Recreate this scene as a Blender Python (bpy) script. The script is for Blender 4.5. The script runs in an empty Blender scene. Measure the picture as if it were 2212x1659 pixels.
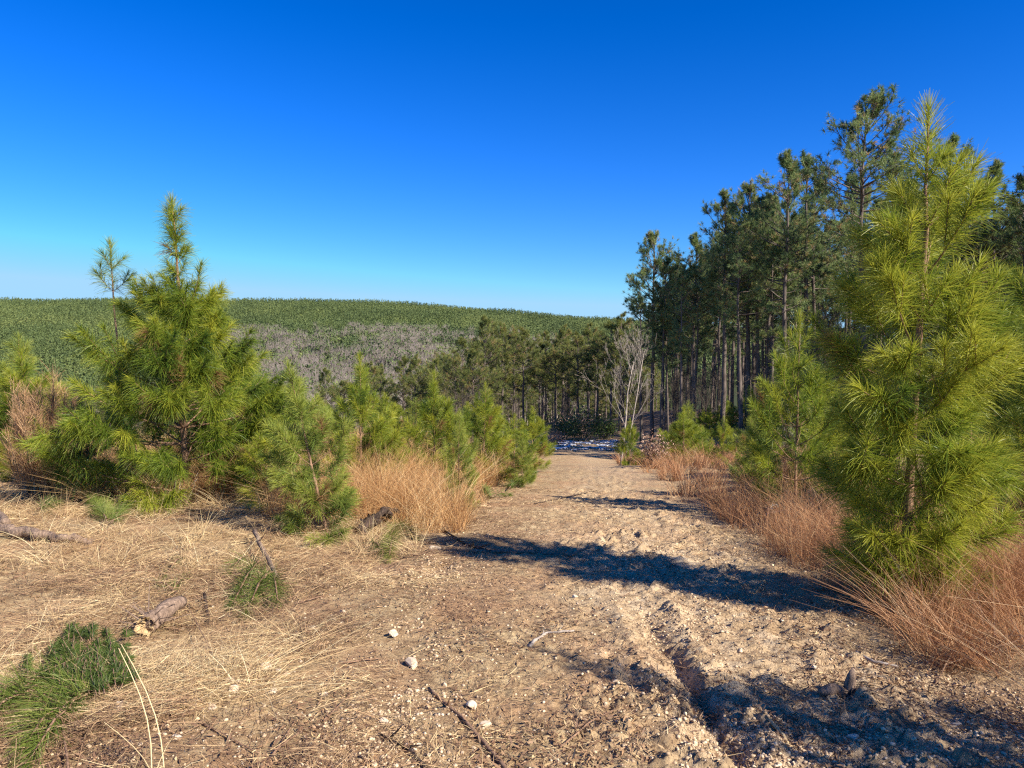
import bpy, math, random
import numpy as np
from mathutils import Vector, Matrix, Euler

# ------------------------------------------------------------------ camera, sky, sun
sc = bpy.context.scene
COL = sc.collection
PITCH = math.radians(-2.5)
CAM_Z = 1.65
cam_d = bpy.data.cameras.new("camera"); cam = bpy.data.objects.new("camera", cam_d); COL.objects.link(cam)
cam.location = (0, 0, CAM_Z); cam.rotation_euler = (math.pi/2 + PITCH, 0, 0)
cam_d.sensor_width = 36; cam_d.lens = 26; cam_d.clip_start = 0.05; cam_d.clip_end = 6000
sc.camera = cam
SUN_EL = math.radians(36); SUN_AZ = math.atan2(0.81, -0.59)
w = bpy.data.worlds.new("World"); sc.world = w; w.use_nodes = True
wn = w.node_tree.nodes; wl = w.node_tree.links; wn.clear()
sky = wn.new("ShaderNodeTexSky"); sky.sky_type = 'NISHITA'; sky.sun_disc = False
sky.sun_elevation = SUN_EL; sky.sun_rotation = SUN_AZ
sky.air_density = 1.0; sky.dust_density = 0.0; sky.ozone_density = 2.6; sky.altitude = 200
EXPO = 1.17; SKY_S = 0.12
def vmul(src, c):
    m = wn.new("ShaderNodeVectorMath"); m.operation = 'MULTIPLY'; m.inputs[1].default_value = c; wl.new(src, m.inputs[0]); return m.outputs[0]
q0 = SKY_S*2**0.9
gm = wn.new("ShaderNodeGamma"); gm.inputs['Gamma'].default_value = 1.28      # deep polarised winter blue
wl.new(vmul(sky.outputs[0], (q0, q0, q0)), gm.inputs['Color'])
q1 = 1/(SKY_S*2**EXPO)
bg = wn.new("ShaderNodeBackground"); bg.inputs['Strength'].default_value = SKY_S
wo = wn.new("ShaderNodeOutputWorld")
hs = wn.new("ShaderNodeHueSaturation"); hs.inputs['Saturation'].default_value = 1.13
wl.new(vmul(gm.outputs[0], (.42*q1, .535*q1, .86*q1)), hs.inputs['Color']); mn = wn.new("ShaderNodeVectorMath"); mn.operation = 'MINIMUM'; mn.inputs[1].default_value = (.39*q1, .71*q1, 1.02*q1)   # horizon stays pale blue
wl.new(hs.outputs[0], mn.inputs[0]); wl.new(mn.outputs[0], bg.inputs[0]); wl.new(bg.outputs[0], wo.inputs[0])
sd = bpy.data.lights.new("sun", 'SUN'); sun = bpy.data.objects.new("sun", sd); COL.objects.link(sun)
sd.energy = 4.4; sd.angle = math.radians(0.5); sd.color = (1.0, 0.92, 0.80)
sdir = Vector((math.sin(SUN_AZ)*math.cos(SUN_EL), math.cos(SUN_AZ)*math.cos(SUN_EL), math.sin(SUN_EL)))
sun.rotation_euler = sdir.to_track_quat('Z', 'Y').to_euler(); sun.location = (8, -6, 12)
sc.view_settings.view_transform = 'Standard'; sc.view_settings.look = 'None'
sc.view_settings.gamma = 1; sc.view_settings.exposure = EXPO
sc.cycles.use_denoising = False; sc.cycles.pixel_filter_type = 'BLACKMAN_HARRIS'; sc.cycles.filter_width = 1.25; sc.cycles.sample_clamp_indirect = 4
sc.cycles.max_bounces = 8; sc.cycles.transparent_max_bounces = 4
sc.cycles.diffuse_bounces = 5; sc.cycles.glossy_bounces = 2; sc.cycles.transmission_bounces = 3

rng = np.random.default_rng(7)

# ------------------------------------------------------------------ terrain
def _hash(ix, iy, s):
    n = (ix.astype(np.int64)*374761393 + iy.astype(np.int64)*668265263 + s*974711) & 0x7fffffff
    n = ((n ^ (n >> 13))*1274126177) & 0x7fffffff
    return ((n ^ (n >> 16)) & 0xffff)/65535.0
def vn(x, y, s=0):
    ix = np.floor(x); iy = np.floor(y); fx = x-ix; fy = y-iy
    fx = fx*fx*(3-2*fx); fy = fy*fy*(3-2*fy)
    a = _hash(ix, iy, s); b = _hash(ix+1, iy, s); c = _hash(ix, iy+1, s); d = _hash(ix+1, iy+1, s)
    return (a*(1-fx)+b*fx)*(1-fy)+(c*(1-fx)+d*fx)*fy
def fbm(x, y, s=0, o=3):
    r = 0; a = .5; t = 0
    for i in range(o):
        r = r+a*vn(x*2**i, y*2**i, s+i*17); t += a; a *= .5
    return r/t
def ss(a, b, v):
    t = np.clip((v-a)/(b-a), 0, 1); return t*t*(3-2*t)
PY = np.array([-60, -5, 0, 6, 12, 17, 22, 26, 32, 40, 55, 80, 110, 160, 220, 300, 420, 560, 700, 800, 1000, 1600.])
PZ = np.array([.5, .02, 0, -.2, -.68, -1.15, -1.76, -2.5, -3.2, -3.75, -4.9, -6.2, -9, -16, -20, -13, 4, 25, 41, 42, 10, -20.])
_fy = np.linspace(-60, 1600, 16601); _fz = np.interp(_fy, PY, PZ)
_k = np.ones(21)/21.; _fz2 = np.convolve(np.pad(_fz, 10, mode='edge'), _k, 'valid')
def road_c(y): return np.interp(y, [0, 6, 12, 22, 32, 45, 60, 80], [.95, .95, 1.35, 2.35, 3.2, 4.4, 6.6, 11])
def road_hw(y): return np.interp(y, [0, 6, 22, 45, 60], [1.55, 1.6, 1.6, 2.0, 1.8])
def ruts(x, y):
    x = np.asarray(x, float); y = np.asarray(y, float)
    c = road_c(y)
    wob = (vn(y*1.1, y*0+3, 5)-.5)*.12
    r1 = np.exp(-((x-(c-.02+wob))/.075)**2); r2 = np.exp(-((x-(c-1.62+wob))/.12)**2)
    a1 = np.clip(1.6*vn(y*1.3, y*0+1, 8)-.25, .1, 1)*(1-.85*ss(6, 10, y))
    a2 = np.clip(1.8*vn(y*1.1, y*0+9, 9)-.6, 0, 1)*(1-.8*ss(5, 9, y))
    return r1*a1, r2*a2, np.exp(-((np.abs(x-(c-.02+wob))-.19)/.06)**2)*a1
def hh(x, y, fine=True):
    x = np.asarray(x, float); y = np.asarray(y, float)
    z = np.interp(y, _fy, _fz2)
    c = road_c(y); d = x-c
    z = z+1.5*ss(2.2, 9, d)*ss(16, 38, y)*(1-ss(90, 140, y))
    z = z+.35*ss(2.0, 5, -d)*ss(10, 16, y)*(1-ss(25, 45, y))
    z = z-2.4*ss(3.0, 16, -d)*ss(9, 30, y)*(1-ss(250, 400, y))
    z = z-3.5*ss(0, 40, -d)*ss(60, 120, y)*(1-ss(250, 400, y))
    # ridge falls away to the right
    z = z-(ss(-220, 300, x*700/np.maximum(y, 1))*27)*ss(280, 700, y)
    z = z+ss(60, 150, y)*(fbm(x/60, y/60, 3)-.5)*6
    z = z+(fbm(x/.75, y/.75, 12, 2)-.45)*.13*ss(1.2, 2.2, -d)*(1-ss(9, 14, y))*ss(1, 2.5, y)
    z = z+(fbm(x/2.6, y/2.6, 11)-.5)*.16*(1-.6*np.exp(-(d/1.5)**2))
    # raised verge on the right, low bank on the left
    z = z+.14*ss(1.5, 2.4, d)*(1-ss(14, 30, y))
    z = z+.16*ss(1.9, 3.2, -d)*ss(6.3, 8, y)*(1-ss(14, 30, y))
    if fine:
        nr = 1-ss(14, 26, y)
        r1, r2, e1 = ruts(x, y)
        z = z-nr*(.05*r1+.045*r2)+nr*e1*.03-.04*np.exp(-((x-road_c(y)-.02-(vn(y*6, y*0+2, 15)-.5)*.06)/.04)**2)*(.4+vn(y*3, y*0+7, 16))*ss(4.7, 4.1, y)*ss(-1, 2, y)
        tr = np.exp(-(d/1.6)**4)
        rough = (fbm(x*7, y*7, 21, 4)-.5)*.06
        clod = np.maximum(fbm(x*15+3, y*15, 31, 3)-.52, 0)*.24
        zone = np.clip(np.exp(-((x-1.1-.06*y)/1.1)**2)*1.3+r2, 0, 1)*tr*(.45+.9*vn(x*1.5, y*1.5, 77))
        z = z+nr*(rough*(.55+.6*zone)+clod*zone*.7+(fbm(x*26, y*26, 41, 2)-.5)*.022*(.4+zone))
    return z
def h1(x, y, fine=False): return float(hh(np.array([x]), np.array([y]), fine)[0])

# picture (2212 x 1659) pixel -> direction / world point
F = 26/36*2212
sp, cp = math.sin(PITCH), math.cos(PITCH)
def ray(px, py):
    nx = (px-1106)/F; ny = (829.5-py)/F
    return Vector((nx, cp-sp*ny, sp+cp*ny))
def AT(px, py, Y):
    d = ray(px, py); t = Y/d.y; return Vector((d.x*t, Y, CAM_Z+d.z*t))
def G(px, py, up=0.0):
    d = ray(px, py)
    t = np.linspace(1.5, 60, 6000); zz = CAM_Z+d.z*t; g = hh(d.x*t, d.y*t, False)+up
    k = np.nonzero(zz < g)[0]; k = k[0] if len(k) else -1
    return Vector((d.x*t[k], d.y*t[k], g[k]))

# ------------------------------------------------------------------ mesh building
class MB:
    def __init__(s): s.v = []; s.q = []; s.t = []; s.a = []; s.n = 0
    def add(s, v, quads=None, tris=None, tint=None):
        v = np.asarray(v, np.float32).reshape(-1, 3)
        if quads is not None and len(quads): s.q.append(np.asarray(quads, np.int64).reshape(-1, 4)+s.n)
        if tris is not None and len(tris): s.t.append(np.asarray(tris, np.int64).reshape(-1, 3)+s.n)
        if tint is None: tint = np.full(len(v), .5)
        s.a.append(np.broadcast_to(np.asarray(tint, np.float32), (len(v),)) if np.ndim(tint) == 0 else np.asarray(tint, np.float32))
        s.v.append(v); s.n += len(v)
    def mesh(s, name, mat, smooth=False):
        me = bpy.data.meshes.new(name)
        v = np.concatenate(s.v) if s.v else np.zeros((0, 3), np.float32)
        q = np.concatenate(s.q) if s.q else np.zeros((0, 4), np.int64)
        t = np.concatenate(s.t) if s.t else np.zeros((0, 3), np.int64)
        me.vertices.add(len(v)); me.vertices.foreach_set('co', v.ravel())
        me.loops.add(len(q)*4+len(t)*3); me.loops.foreach_set('vertex_index', np.concatenate([q.ravel(), t.ravel()]).astype(np.int32))
        me.polygons.add(len(q)+len(t))
        ls = np.concatenate([np.arange(len(q))*4, len(q)*4+np.arange(len(t))*3]).astype(np.int32)
        me.polygons.foreach_set('loop_start', ls)
        me.update(calc_edges=True)
        at = me.attributes.new('tint', 'FLOAT', 'POINT'); at.data.foreach_set('value', np.concatenate(s.a).astype(np.float32))
        if smooth: me.polygons.foreach_set('use_smooth', np.ones(len(q)+len(t), bool))
        me.materials.append(mat); me.validate()
        return me
    def obj(s, name, mat, parent=None, smooth=False):
        o = bpy.data.objects.new(name, s.mesh(name, mat, smooth)); COL.objects.link(o)
        if parent: o.parent = parent
        return o
def norm(a): return a/np.maximum(np.linalg.norm(a, axis=-1, keepdims=True), 1e-9)
def tag(o, label=None, cat=None, group=None, kind=None):
    if label: o['label'] = label
    if cat: o['category'] = cat
    if group: o['group'] = group
    if kind: o['kind'] = kind
    return o
def empty(name, loc=(0, 0, 0), label=None, cat=None, group=None):
    o = bpy.data.objects.new(name, None); COL.objects.link(o); o.location = loc; o.empty_display_size = .2
    return tag(o, label, cat, group)
def copy_tree(o, loc, rz, s=1.0, label=None, group=None, tilt=(0, 0), sz=None):
    c = o.copy(); COL.objects.link(c)
    for ch in o.children:
        d = ch.copy(); COL.objects.link(d); d.parent = c
    place(c, loc, rz, s, tilt, sz)
    if label: c['label'] = label
    if group: c['group'] = group
    elif 'group' in c.keys(): del c['group']
    return c
def place(c, loc, rz, s=1.0, tilt=(0, 0), sz=None):
    c.location = loc; c.rotation_euler = (tilt[0], tilt[1], rz); c.scale = (s, s, sz or s)

def prisms(mb, P0, P1, r0, r1, tint=None, n=3):
    P0 = np.asarray(P0, float).reshape(-1, 3); P1 = np.asarray(P1, float).reshape(-1, 3); N = len(P0)
    if N == 0: return
    d = norm(P1-P0); ref = np.where(np.abs(d[:, 2:3]) < .9, np.array([[0, 0, 1.]]), np.array([[1., 0, 0]]))
    u = norm(np.cross(d, ref)); w_ = np.cross(d, u)
    an = np.arange(n)*2*np.pi/n
    ring = u[:, None]*np.cos(an)[None, :, None]+w_[:, None]*np.sin(an)[None, :, None]
    r0 = np.broadcast_to(r0, (N,)); r1 = np.broadcast_to(r1, (N,))
    v = np.concatenate([P0[:, None]+ring*r0[:, None, None], P1[:, None]+ring*r1[:, None, None]], 1)
    i = np.arange(n); j = (i+1) % n
    f = np.stack([i, j, j+n, i+n], 1)
    q = (np.arange(N)*2*n)[:, None, None]+f[None]
    t = rng.random(N) if tint is None else np.broadcast_to(tint, (N,))
    mb.add(v, quads=q, tint=np.repeat(t, 2*n))
def tube(mb, pts, rad, n=8, tint=.5, cap=True, rough=0.):
    pts = np.asarray(pts, float); K = len(pts); rad = np.broadcast_to(rad, (K,))
    d = norm(np.gradient(pts, axis=0)); ref = np.array([0, 1., .1]) if abs(d[0][2]) > .6 else np.array([0, 0, 1.])
    u = norm(np.cross(d, ref)); w_ = np.cross(d, u)
    an = np.arange(n)*2*np.pi/n
    rr_ = rad[:, None]*(1+rough*(rng.random((K, n))-.5)*2) if rough else np.repeat(np.asarray(rad)[:, None], n, 1)
    v = pts[:, None]+(u[:, None]*np.cos(an)[None, :, None]+w_[:, None]*np.sin(an)[None, :, None])*rr_[..., None]
    i = np.arange(n); j = (i+1) % n
    q = np.concatenate([np.stack([i+k*n, j+k*n, j+(k+1)*n, i+(k+1)*n], 1) for k in range(K-1)])
    vv = v.reshape(-1, 3); tr = []
    if cap:
        vv = np.concatenate([vv, pts[:1], pts[-1:]]); a = K*n
        tr = [(j_, i_, a) for i_, j_ in zip(i, j)]+[(i_+(K-1)*n, j_+(K-1)*n, a+1) for i_, j_ in zip(i, j)]
    mb.add(vv, quads=q, tris=tr, tint=tint)
def ribbons(mb, P, D, L, W, bend=None, K=2, tint=None, taper=.25, side=None, wprof=None):
    """N curved narrow blades: start P, direction D, length L, width W, bend = displacement of the tip"""
    P = np.asarray(P, float); N = len(P)
    if N == 0: return
    D = norm(np.asarray(D, float)); L = np.broadcast_to(L, (N,)); W = np.broadcast_to(W, (N,))
    if bend is None: bend = np.zeros((N, 3))
    if side is None:
        side = norm(np.cross(D, rng.normal(size=(N, 3))))
    t = np.linspace(0, 1, K+1)
    c = P[:, None]+D[:, None]*L[:, None, None]*t[None, :, None]+bend[:, None]*(t**2)[None, :, None]
    wd = (1-(1-taper)*t) if wprof is None else np.asarray(wprof)
    off = side[:, None]*(W[:, None]*wd[None]*.5)[..., None]
    v = np.stack([c-off, c+off], 2).reshape(N, -1, 3)
    f = np.array([[2*k, 2*k+1, 2*k+3, 2*k+2] for k in range(K)])
    q = (np.arange(N)*2*(K+1))[:, None, None]+f[None]
    tt = rng.random(N) if tint is None else np.broadcast_to(tint, (N,))
    mb.add(v, quads=q, tint=np.repeat(tt, 2*(K+1)))

# ------------------------------------------------------------------ materials
def newmat(name):
    m = bpy.data.materials.new(name); m.use_nodes = True; nt = m.node_tree; nt.nodes.clear()
    return m, nt.nodes, nt.links
def ramp(n, stops):
    r = n.new('ShaderNodeValToRGB'); e = r.color_ramp.elements
    while len(e) > 1: e.remove(e[0])
    e[0].position = stops[0][0]; e[0].color = (*stops[0][1], 1)
    for p, c in stops[1:]:
        x = e.new(p); x.color = (*c, 1)
    return r
def leafmat(name, stops, trans=.3, rough=.5, noise=0.0, nscale=3., spec=.3):
    m, n, l = newmat(name)
    at = n.new('ShaderNodeAttribute'); at.attribute_name = 'tint'
    src = at.outputs['Fac']
    if noise:
        g = n.new('ShaderNodeNewGeometry'); nz = n.new('ShaderNodeTexNoise'); nz.inputs['Scale'].default_value = nscale; nz.inputs['Detail'].default_value = 3
        l.new(g.outputs['Position'], nz.inputs['Vector'])
        mx = n.new('ShaderNodeMix'); mx.inputs[0].default_value = noise
        mr = n.new('ShaderNodeMapRange'); mr.inputs[1].default_value = .3; mr.inputs[2].default_value = .7
        l.new(nz.outputs[0], mr.inputs[0]); l.new(at.outputs['Fac'], mx.inputs[2]); l.new(mr.outputs[0], mx.inputs[3]); src = mx.outputs[0]
    r = ramp(n, stops); l.new(src, r.inputs[0])
    b = n.new('ShaderNodeBsdfPrincipled'); b.inputs['Roughness'].default_value = rough; b.inputs['Specular IOR Level'].default_value = spec
    l.new(r.outputs[0], b.inputs['Base Color'])
    o = n.new('ShaderNodeOutputMaterial')
    if trans:
        t = n.new('ShaderNodeBsdfTranslucent'); l.new(r.outputs[0], t.inputs[0])
        ms = n.new('ShaderNodeMixShader'); ms.inputs[0].default_value = trans
        l.new(b.outputs[0], ms.inputs[1]); l.new(t.outputs[0], ms.inputs[2]); l.new(ms.outputs[0], o.inputs[0])
    else: l.new(b.outputs[0], o.inputs[0])
    return m
def barkmat(name, c1, c2, scale=20, stretch=.2, bump=.6):
    m, n, l = newmat(name)
    g = n.new('ShaderNodeTexCoord'); mp = n.new('ShaderNodeMapping'); mp.inputs['Scale'].default_value = (1, 1, stretch)
    l.new(g.outputs['Object'], mp.inputs[0])
    nz = n.new('ShaderNodeTexNoise'); nz.inputs['Scale'].default_value = scale; nz.inputs['Detail'].default_value = 5; nz.inputs['Roughness'].default_value = .7
    l.new(mp.outputs[0], nz.inputs['Vector'])
    r = ramp(n, [(.3, c1), (.5, tuple((a+b)/2 for a, b in zip(c1, c2))), (.68, c2)]); l.new(nz.outputs[0], r.inputs[0])
    b = n.new('ShaderNodeBsdfPrincipled'); b.inputs['Roughness'].default_value = .85; b.inputs['Specular IOR Level'].default_value = .15
    l.new(r.outputs[0], b.inputs['Base Color'])
    bp = n.new('ShaderNodeBump'); bp.inputs['Strength'].default_value = bump; bp.inputs['Distance'].default_value = .02
    l.new(nz.outputs[0], bp.inputs['Height']); l.new(bp.outputs[0], b.inputs['Normal'])
    o = n.new('ShaderNodeOutputMaterial'); l.new(b.outputs[0], o.inputs[0])
    return m
M = {}
M['needle'] = leafmat('young pine needles', [(0, (.06, .115, .022)), (.4, (.165, .235, .028)), (.75, (.29, .34, .035)), (.93, (.43, .43, .05)), (1, (.33, .19, .08))], .42, .42)
M['needle_blue'] = leafmat('bluish pine needles', [(0, (.08, .14, .04)), (.5, (.2, .27, .05)), (.93, (.36, .39, .07)), (1, (.33, .19, .08))], .42, .42)
M['needle_cut'] = leafmat('cut pine needles', [(0, (.05, .08, .015)), (.5, (.13, .18, .03)), (1, (.24, .26, .06))], .25, .5)
M['needle_far'] = leafmat('tall pine needles', [(0, (.075, .125, .05)), (.5, (.19, .265, .095)), (.85, (.32, .37, .13)), (1, (.4, .28, .12))], .4, .55)
M['needle_mid'] = leafmat('valley pine needles', [(0, (.09, .12, .035)), (.5, (.2, .235, .06)), (.9, (.33, .33, .09)), (1, (.34, .23, .1))], .35, .6)
M['forest_hill'] = leafmat('hillside pine foliage', [(0, (.042, .066, .026)), (.5, (.105, .142, .044)), (.9, (.19, .22, .065)), (1, (.26, .19, .1))], .1, .7, noise=.5, nscale=.02)
M['twig_grey'] = leafmat('bare grey twigs', [(0, (.19, .155, .13)), (.6, (.31, .26, .22)), (1, (.44, .38, .325))], 0, .9)
M['twig_dark'] = leafmat('bare dark twigs', [(0, (.035, .027, .02)), (.6, (.085, .065, .05)), (1, (.17, .135, .105))], 0, .9)
M['bark_pale'] = barkmat('pale smooth bark', (.24, .2, .165), (.46, .39, .33), 14, .4, .3)
M['bark_young'] = barkmat('young pine bark', (.13, .07, .045), (.38, .24, .15), 45, .35)
M['bark_tall'] = barkmat('tall pine bark', (.055, .043, .037), (.2, .16, .135), 9, .25)
M['bark_log'] = barkmat('rough log bark', (.09, .06, .045), (.40, .28, .2), 34, .5, 1.)
M['wood_torn'] = barkmat('torn pale wood', (.38, .24, .12), (.72, .55, .3), 40, .15, .8)
M['bark_burnt'] = barkmat('blackened bark', (.015, .012, .01), (.12, .08, .06), 40, .3, 1.)
M['straw'] = leafmat('dry flattened straw', [(0, (.17, .095, .055)), (.3, (.38, .235, .125)), (.55, (.58, .42, .215)), (.8, (.74, .58, .31)), (1, (.84, .73, .45))], .12, .6)
M['broom'] = leafmat('standing russet grass', [(0, (.27, .13, .06)), (.4, (.5, .28, .115)), (.75, (.7, .45, .2)), (1, (.82, .64, .36))], .25, .6)
M['broom_r'] = leafmat('standing brown grass', [(0, (.18, .085, .045)), (.4, (.42, .2, .09)), (.75, (.57, .32, .15)), (1, (.78, .56, .32))], .25, .6)
M['rust'] = leafmat('rusty feathery twigs', [(0, (.19, .1, .05)), (.5, (.42, .24, .12)), (1, (.6, .4, .23))], .2, .7)
M['leaf_brown'] = leafmat('dead brown leaves', [(0, (.16, .08, .05)), (.5, (.36, .22, .15)), (1, (.55, .4, .3))], .2, .7)
M['leaf_dark'] = leafmat('evergreen shrub leaves', [(0, (.02, .045, .012)), (.6, (.06, .1, .02)), (1, (.13, .17, .03))], .2, .4)
M['clod'] = leafmat('dry soil clods', [(0, (.32, .22, .135)), (.5, (.54, .39, .24)), (1, (.74, .57, .37))], 0, .95)
M['stone'] = leafmat('pale stone', [(0, (.40, .29, .19)), (.5, (.58, .45, .31)), (1, (.72, .61, .46))], 0, .85, noise=.4, nscale=30)

def groundmat():
    m, n, l = newmat('bare soil with litter')
    g = n.new('ShaderNodeNewGeometry')
    def noise(scale, det=4, rough=.6, vec=None):
        z = n.new('ShaderNodeTexNoise'); z.inputs['Scale'].default_value = scale; z.inputs['Detail'].default_value = det; z.inputs['Roughness'].default_value = rough
        l.new(vec or g.outputs['Position'], z.inputs['Vector']); return z.outputs[0]
    def mr(s, a, b_):
        x = n.new('ShaderNodeMapRange'); x.inputs[1].default_value = a; x.inputs[2].default_value = b_; l.new(s, x.inputs[0]); return x.outputs[0]
    def mix(f, a, b_, mode='MIX'):
        x = n.new('ShaderNodeMix'); x.data_type = 'RGBA'; x.blend_type = mode
        if isinstance(f, (int, float)): x.inputs[0].default_value = f
        else: l.new(f, x.inputs[0])
        for k, s in ((6, a), (7, b_)):
            if isinstance(s, tuple): x.inputs[k].default_value = (*s, 1)
            else: l.new(s, x.inputs[k])
        return x.outputs[2]
    at = n.new('ShaderNodeAttribute'); at.attribute_name = 'sand'
    al = n.new('ShaderNodeAttribute'); al.attribute_name = 'wood'
    r1 = ramp(n, [(.34, (.17, .105, .055)), (.46, (.36, .24, .125)), (.57, (.5, .36, .19)), (.7, (.66, .51, .29))]); l.new(noise(9, 8, .75), r1.inputs[0])
    r2 = ramp(n, [(.34, (.34, .235, .135)), (.5, (.57, .415, .25)), (.66, (.75, .59, .39))]); l.new(noise(6, 8, .7), r2.inputs[0])
    red = mix(mr(noise(1.3, 4), .45, .62), r1.outputs[0], (.40, .245, .13))
    c = mix(at.outputs['Fac'], red, r2.outputs[0])
    c = mix(mr(noise(38, 5, .75), .54, .62), c, (.15, .095, .06))
    c = mix(mr(noise(80, 3, .7), .6, .7), c, (.62, .48, .31))
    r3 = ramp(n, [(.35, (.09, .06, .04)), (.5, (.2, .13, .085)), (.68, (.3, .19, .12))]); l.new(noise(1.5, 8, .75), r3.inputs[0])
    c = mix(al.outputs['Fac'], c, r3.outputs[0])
    ah = n.new('ShaderNodeAttribute'); ah.attribute_name = 'hill'
    c = mix(ah.outputs['Fac'], c, (.045, .055, .025))  # undergrowth green, with deep shade under the hillside crowns put into the colour
    b = n.new('ShaderNodeBsdfPrincipled'); b.inputs['Roughness'].default_value = .95; b.inputs['Specular IOR Level'].default_value = .1
    l.new(c, b.inputs['Base Color'])
    bp = n.new('ShaderNodeBump'); bp.inputs['Strength'].default_value = .9; bp.inputs['Distance'].default_value = .03
    l.new(noise(32, 6, .75), bp.inputs['Height']); l.new(bp.outputs[0], b.inputs['Normal'])
    o = n.new('ShaderNodeOutputMaterial'); l.new(b.outputs[0], o.inputs[0])
    return m
M['ground'] = groundmat()

# ------------------------------------------------------------------ ground + track
def build_ground():
    ys = np.concatenate([np.linspace(-60, 1.0, 50, endpoint=False), np.geomspace(1.0, 13, 900, endpoint=False), np.geomspace(13, 1500, 330)])
    u = np.linspace(-1, 1, 760); u = np.sign(u)*(np.abs(u)**1.25)
    X = u[None]*(np.abs(ys)*1.25+4.0)[:, None]; Y = np.repeat(ys[:, None], len(u), 1)
    Z = hh(X, Y, True)
    R, C = X.shape
    d = (X-road_c(Y))/road_hw(Y)
    edge = (fbm(X*1.2, Y*1.2, 50)-.5)*.5
    sand = np.clip(1.15-np.maximum(np.abs(d-.12)*1.0, 0)+edge*1.6, 0, 1)*ss(-.9, .25, d+edge)*(1-.55*ss(6, 11, Y))
    sand = np.clip(sand*(.45+.9*fbm(X*.9, Y*.9, 61)), 0, 1)
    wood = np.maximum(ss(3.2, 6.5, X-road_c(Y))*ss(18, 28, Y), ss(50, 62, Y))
    idx = np.arange(R*C).reshape(R, C)
    q = np.stack([idx[:-1, :-1], idx[:-1, 1:], idx[1:, 1:], idx[1:, :-1]], -1).reshape(-1, 4)
    dm = .25*(d[:-1, :-1]+d[1:, :-1]+d[:-1, 1:]+d[1:, 1:]).ravel()
    em = (edge[:-1, :-1]).ravel(); ym = Y[:-1, :-1].ravel()
    on = (np.abs(dm+em*.5) < 1.0) & (ym > -20) & (ym < 64)
    V = np.stack([X, Y, Z], -1).reshape(-1, 3)
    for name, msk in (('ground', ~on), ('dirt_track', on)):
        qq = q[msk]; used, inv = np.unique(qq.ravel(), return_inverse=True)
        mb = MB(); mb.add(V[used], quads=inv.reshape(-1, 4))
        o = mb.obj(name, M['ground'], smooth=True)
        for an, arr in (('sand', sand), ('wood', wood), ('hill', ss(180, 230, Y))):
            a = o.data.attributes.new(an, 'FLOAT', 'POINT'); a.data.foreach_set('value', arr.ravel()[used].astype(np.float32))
        tag(o, kind='structure')
build_ground()

# ------------------------------------------------------------------ young pines
def shoot_needles(mb, A, B, C_, per_m, nl, nw, tip_extra=14, tint=.5, K=2, droop=.25, span=(0.0, 1.0)):
    """needles round a quadratic twig A-B-C"""
    L = np.linalg.norm(B-A)+np.linalg.norm(C_-B)
    n = int(per_m*L*(span[1]-span[0]))+tip_extra
    t = span[0]+(span[1]-span[0])*rng.random(n); t[:tip_extra] = .96+.04*rng.random(min(tip_extra, n))
    p = ((1-t)**2)[:, None]*A+(2*t*(1-t))[:, None]*B+(t**2)[:, None]*C_
    ax = norm((2*(1-t))[:, None]*(B-A)+(2*t)[:, None]*(C_-B))
    rad = norm(np.cross(ax, rng.normal(size=(n, 3))))
    th = np.radians(66-36*t**1.2+rng.normal(0, 12, n)); th[:tip_extra] = np.radians(rng.uniform(4, 34, min(tip_extra, n)))
    D = ax*np.cos(th)[:, None]+rad*np.sin(th)[:, None]
    ln = nl*rng.uniform(.72, 1.1, n)*(1-.25*t*(t > .9))
    bend = ax*(ln*.10)[:, None]*rng.uniform(0, 1, n)[:, None]+np.array([0, 0, -1.])*(ln*droop*rng.uniform(.2, 1.2, n))[:, None]
    ribbons(mb, p, D, ln, nw*rng.uniform(.8, 1.25, n), bend, K, np.clip(tint+.25*(t-.6)+rng.normal(0, .17, n), 0, .93) if rng.random() > .03 or tint > .72 else np.full(n, 1.), taper=.35)

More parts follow.
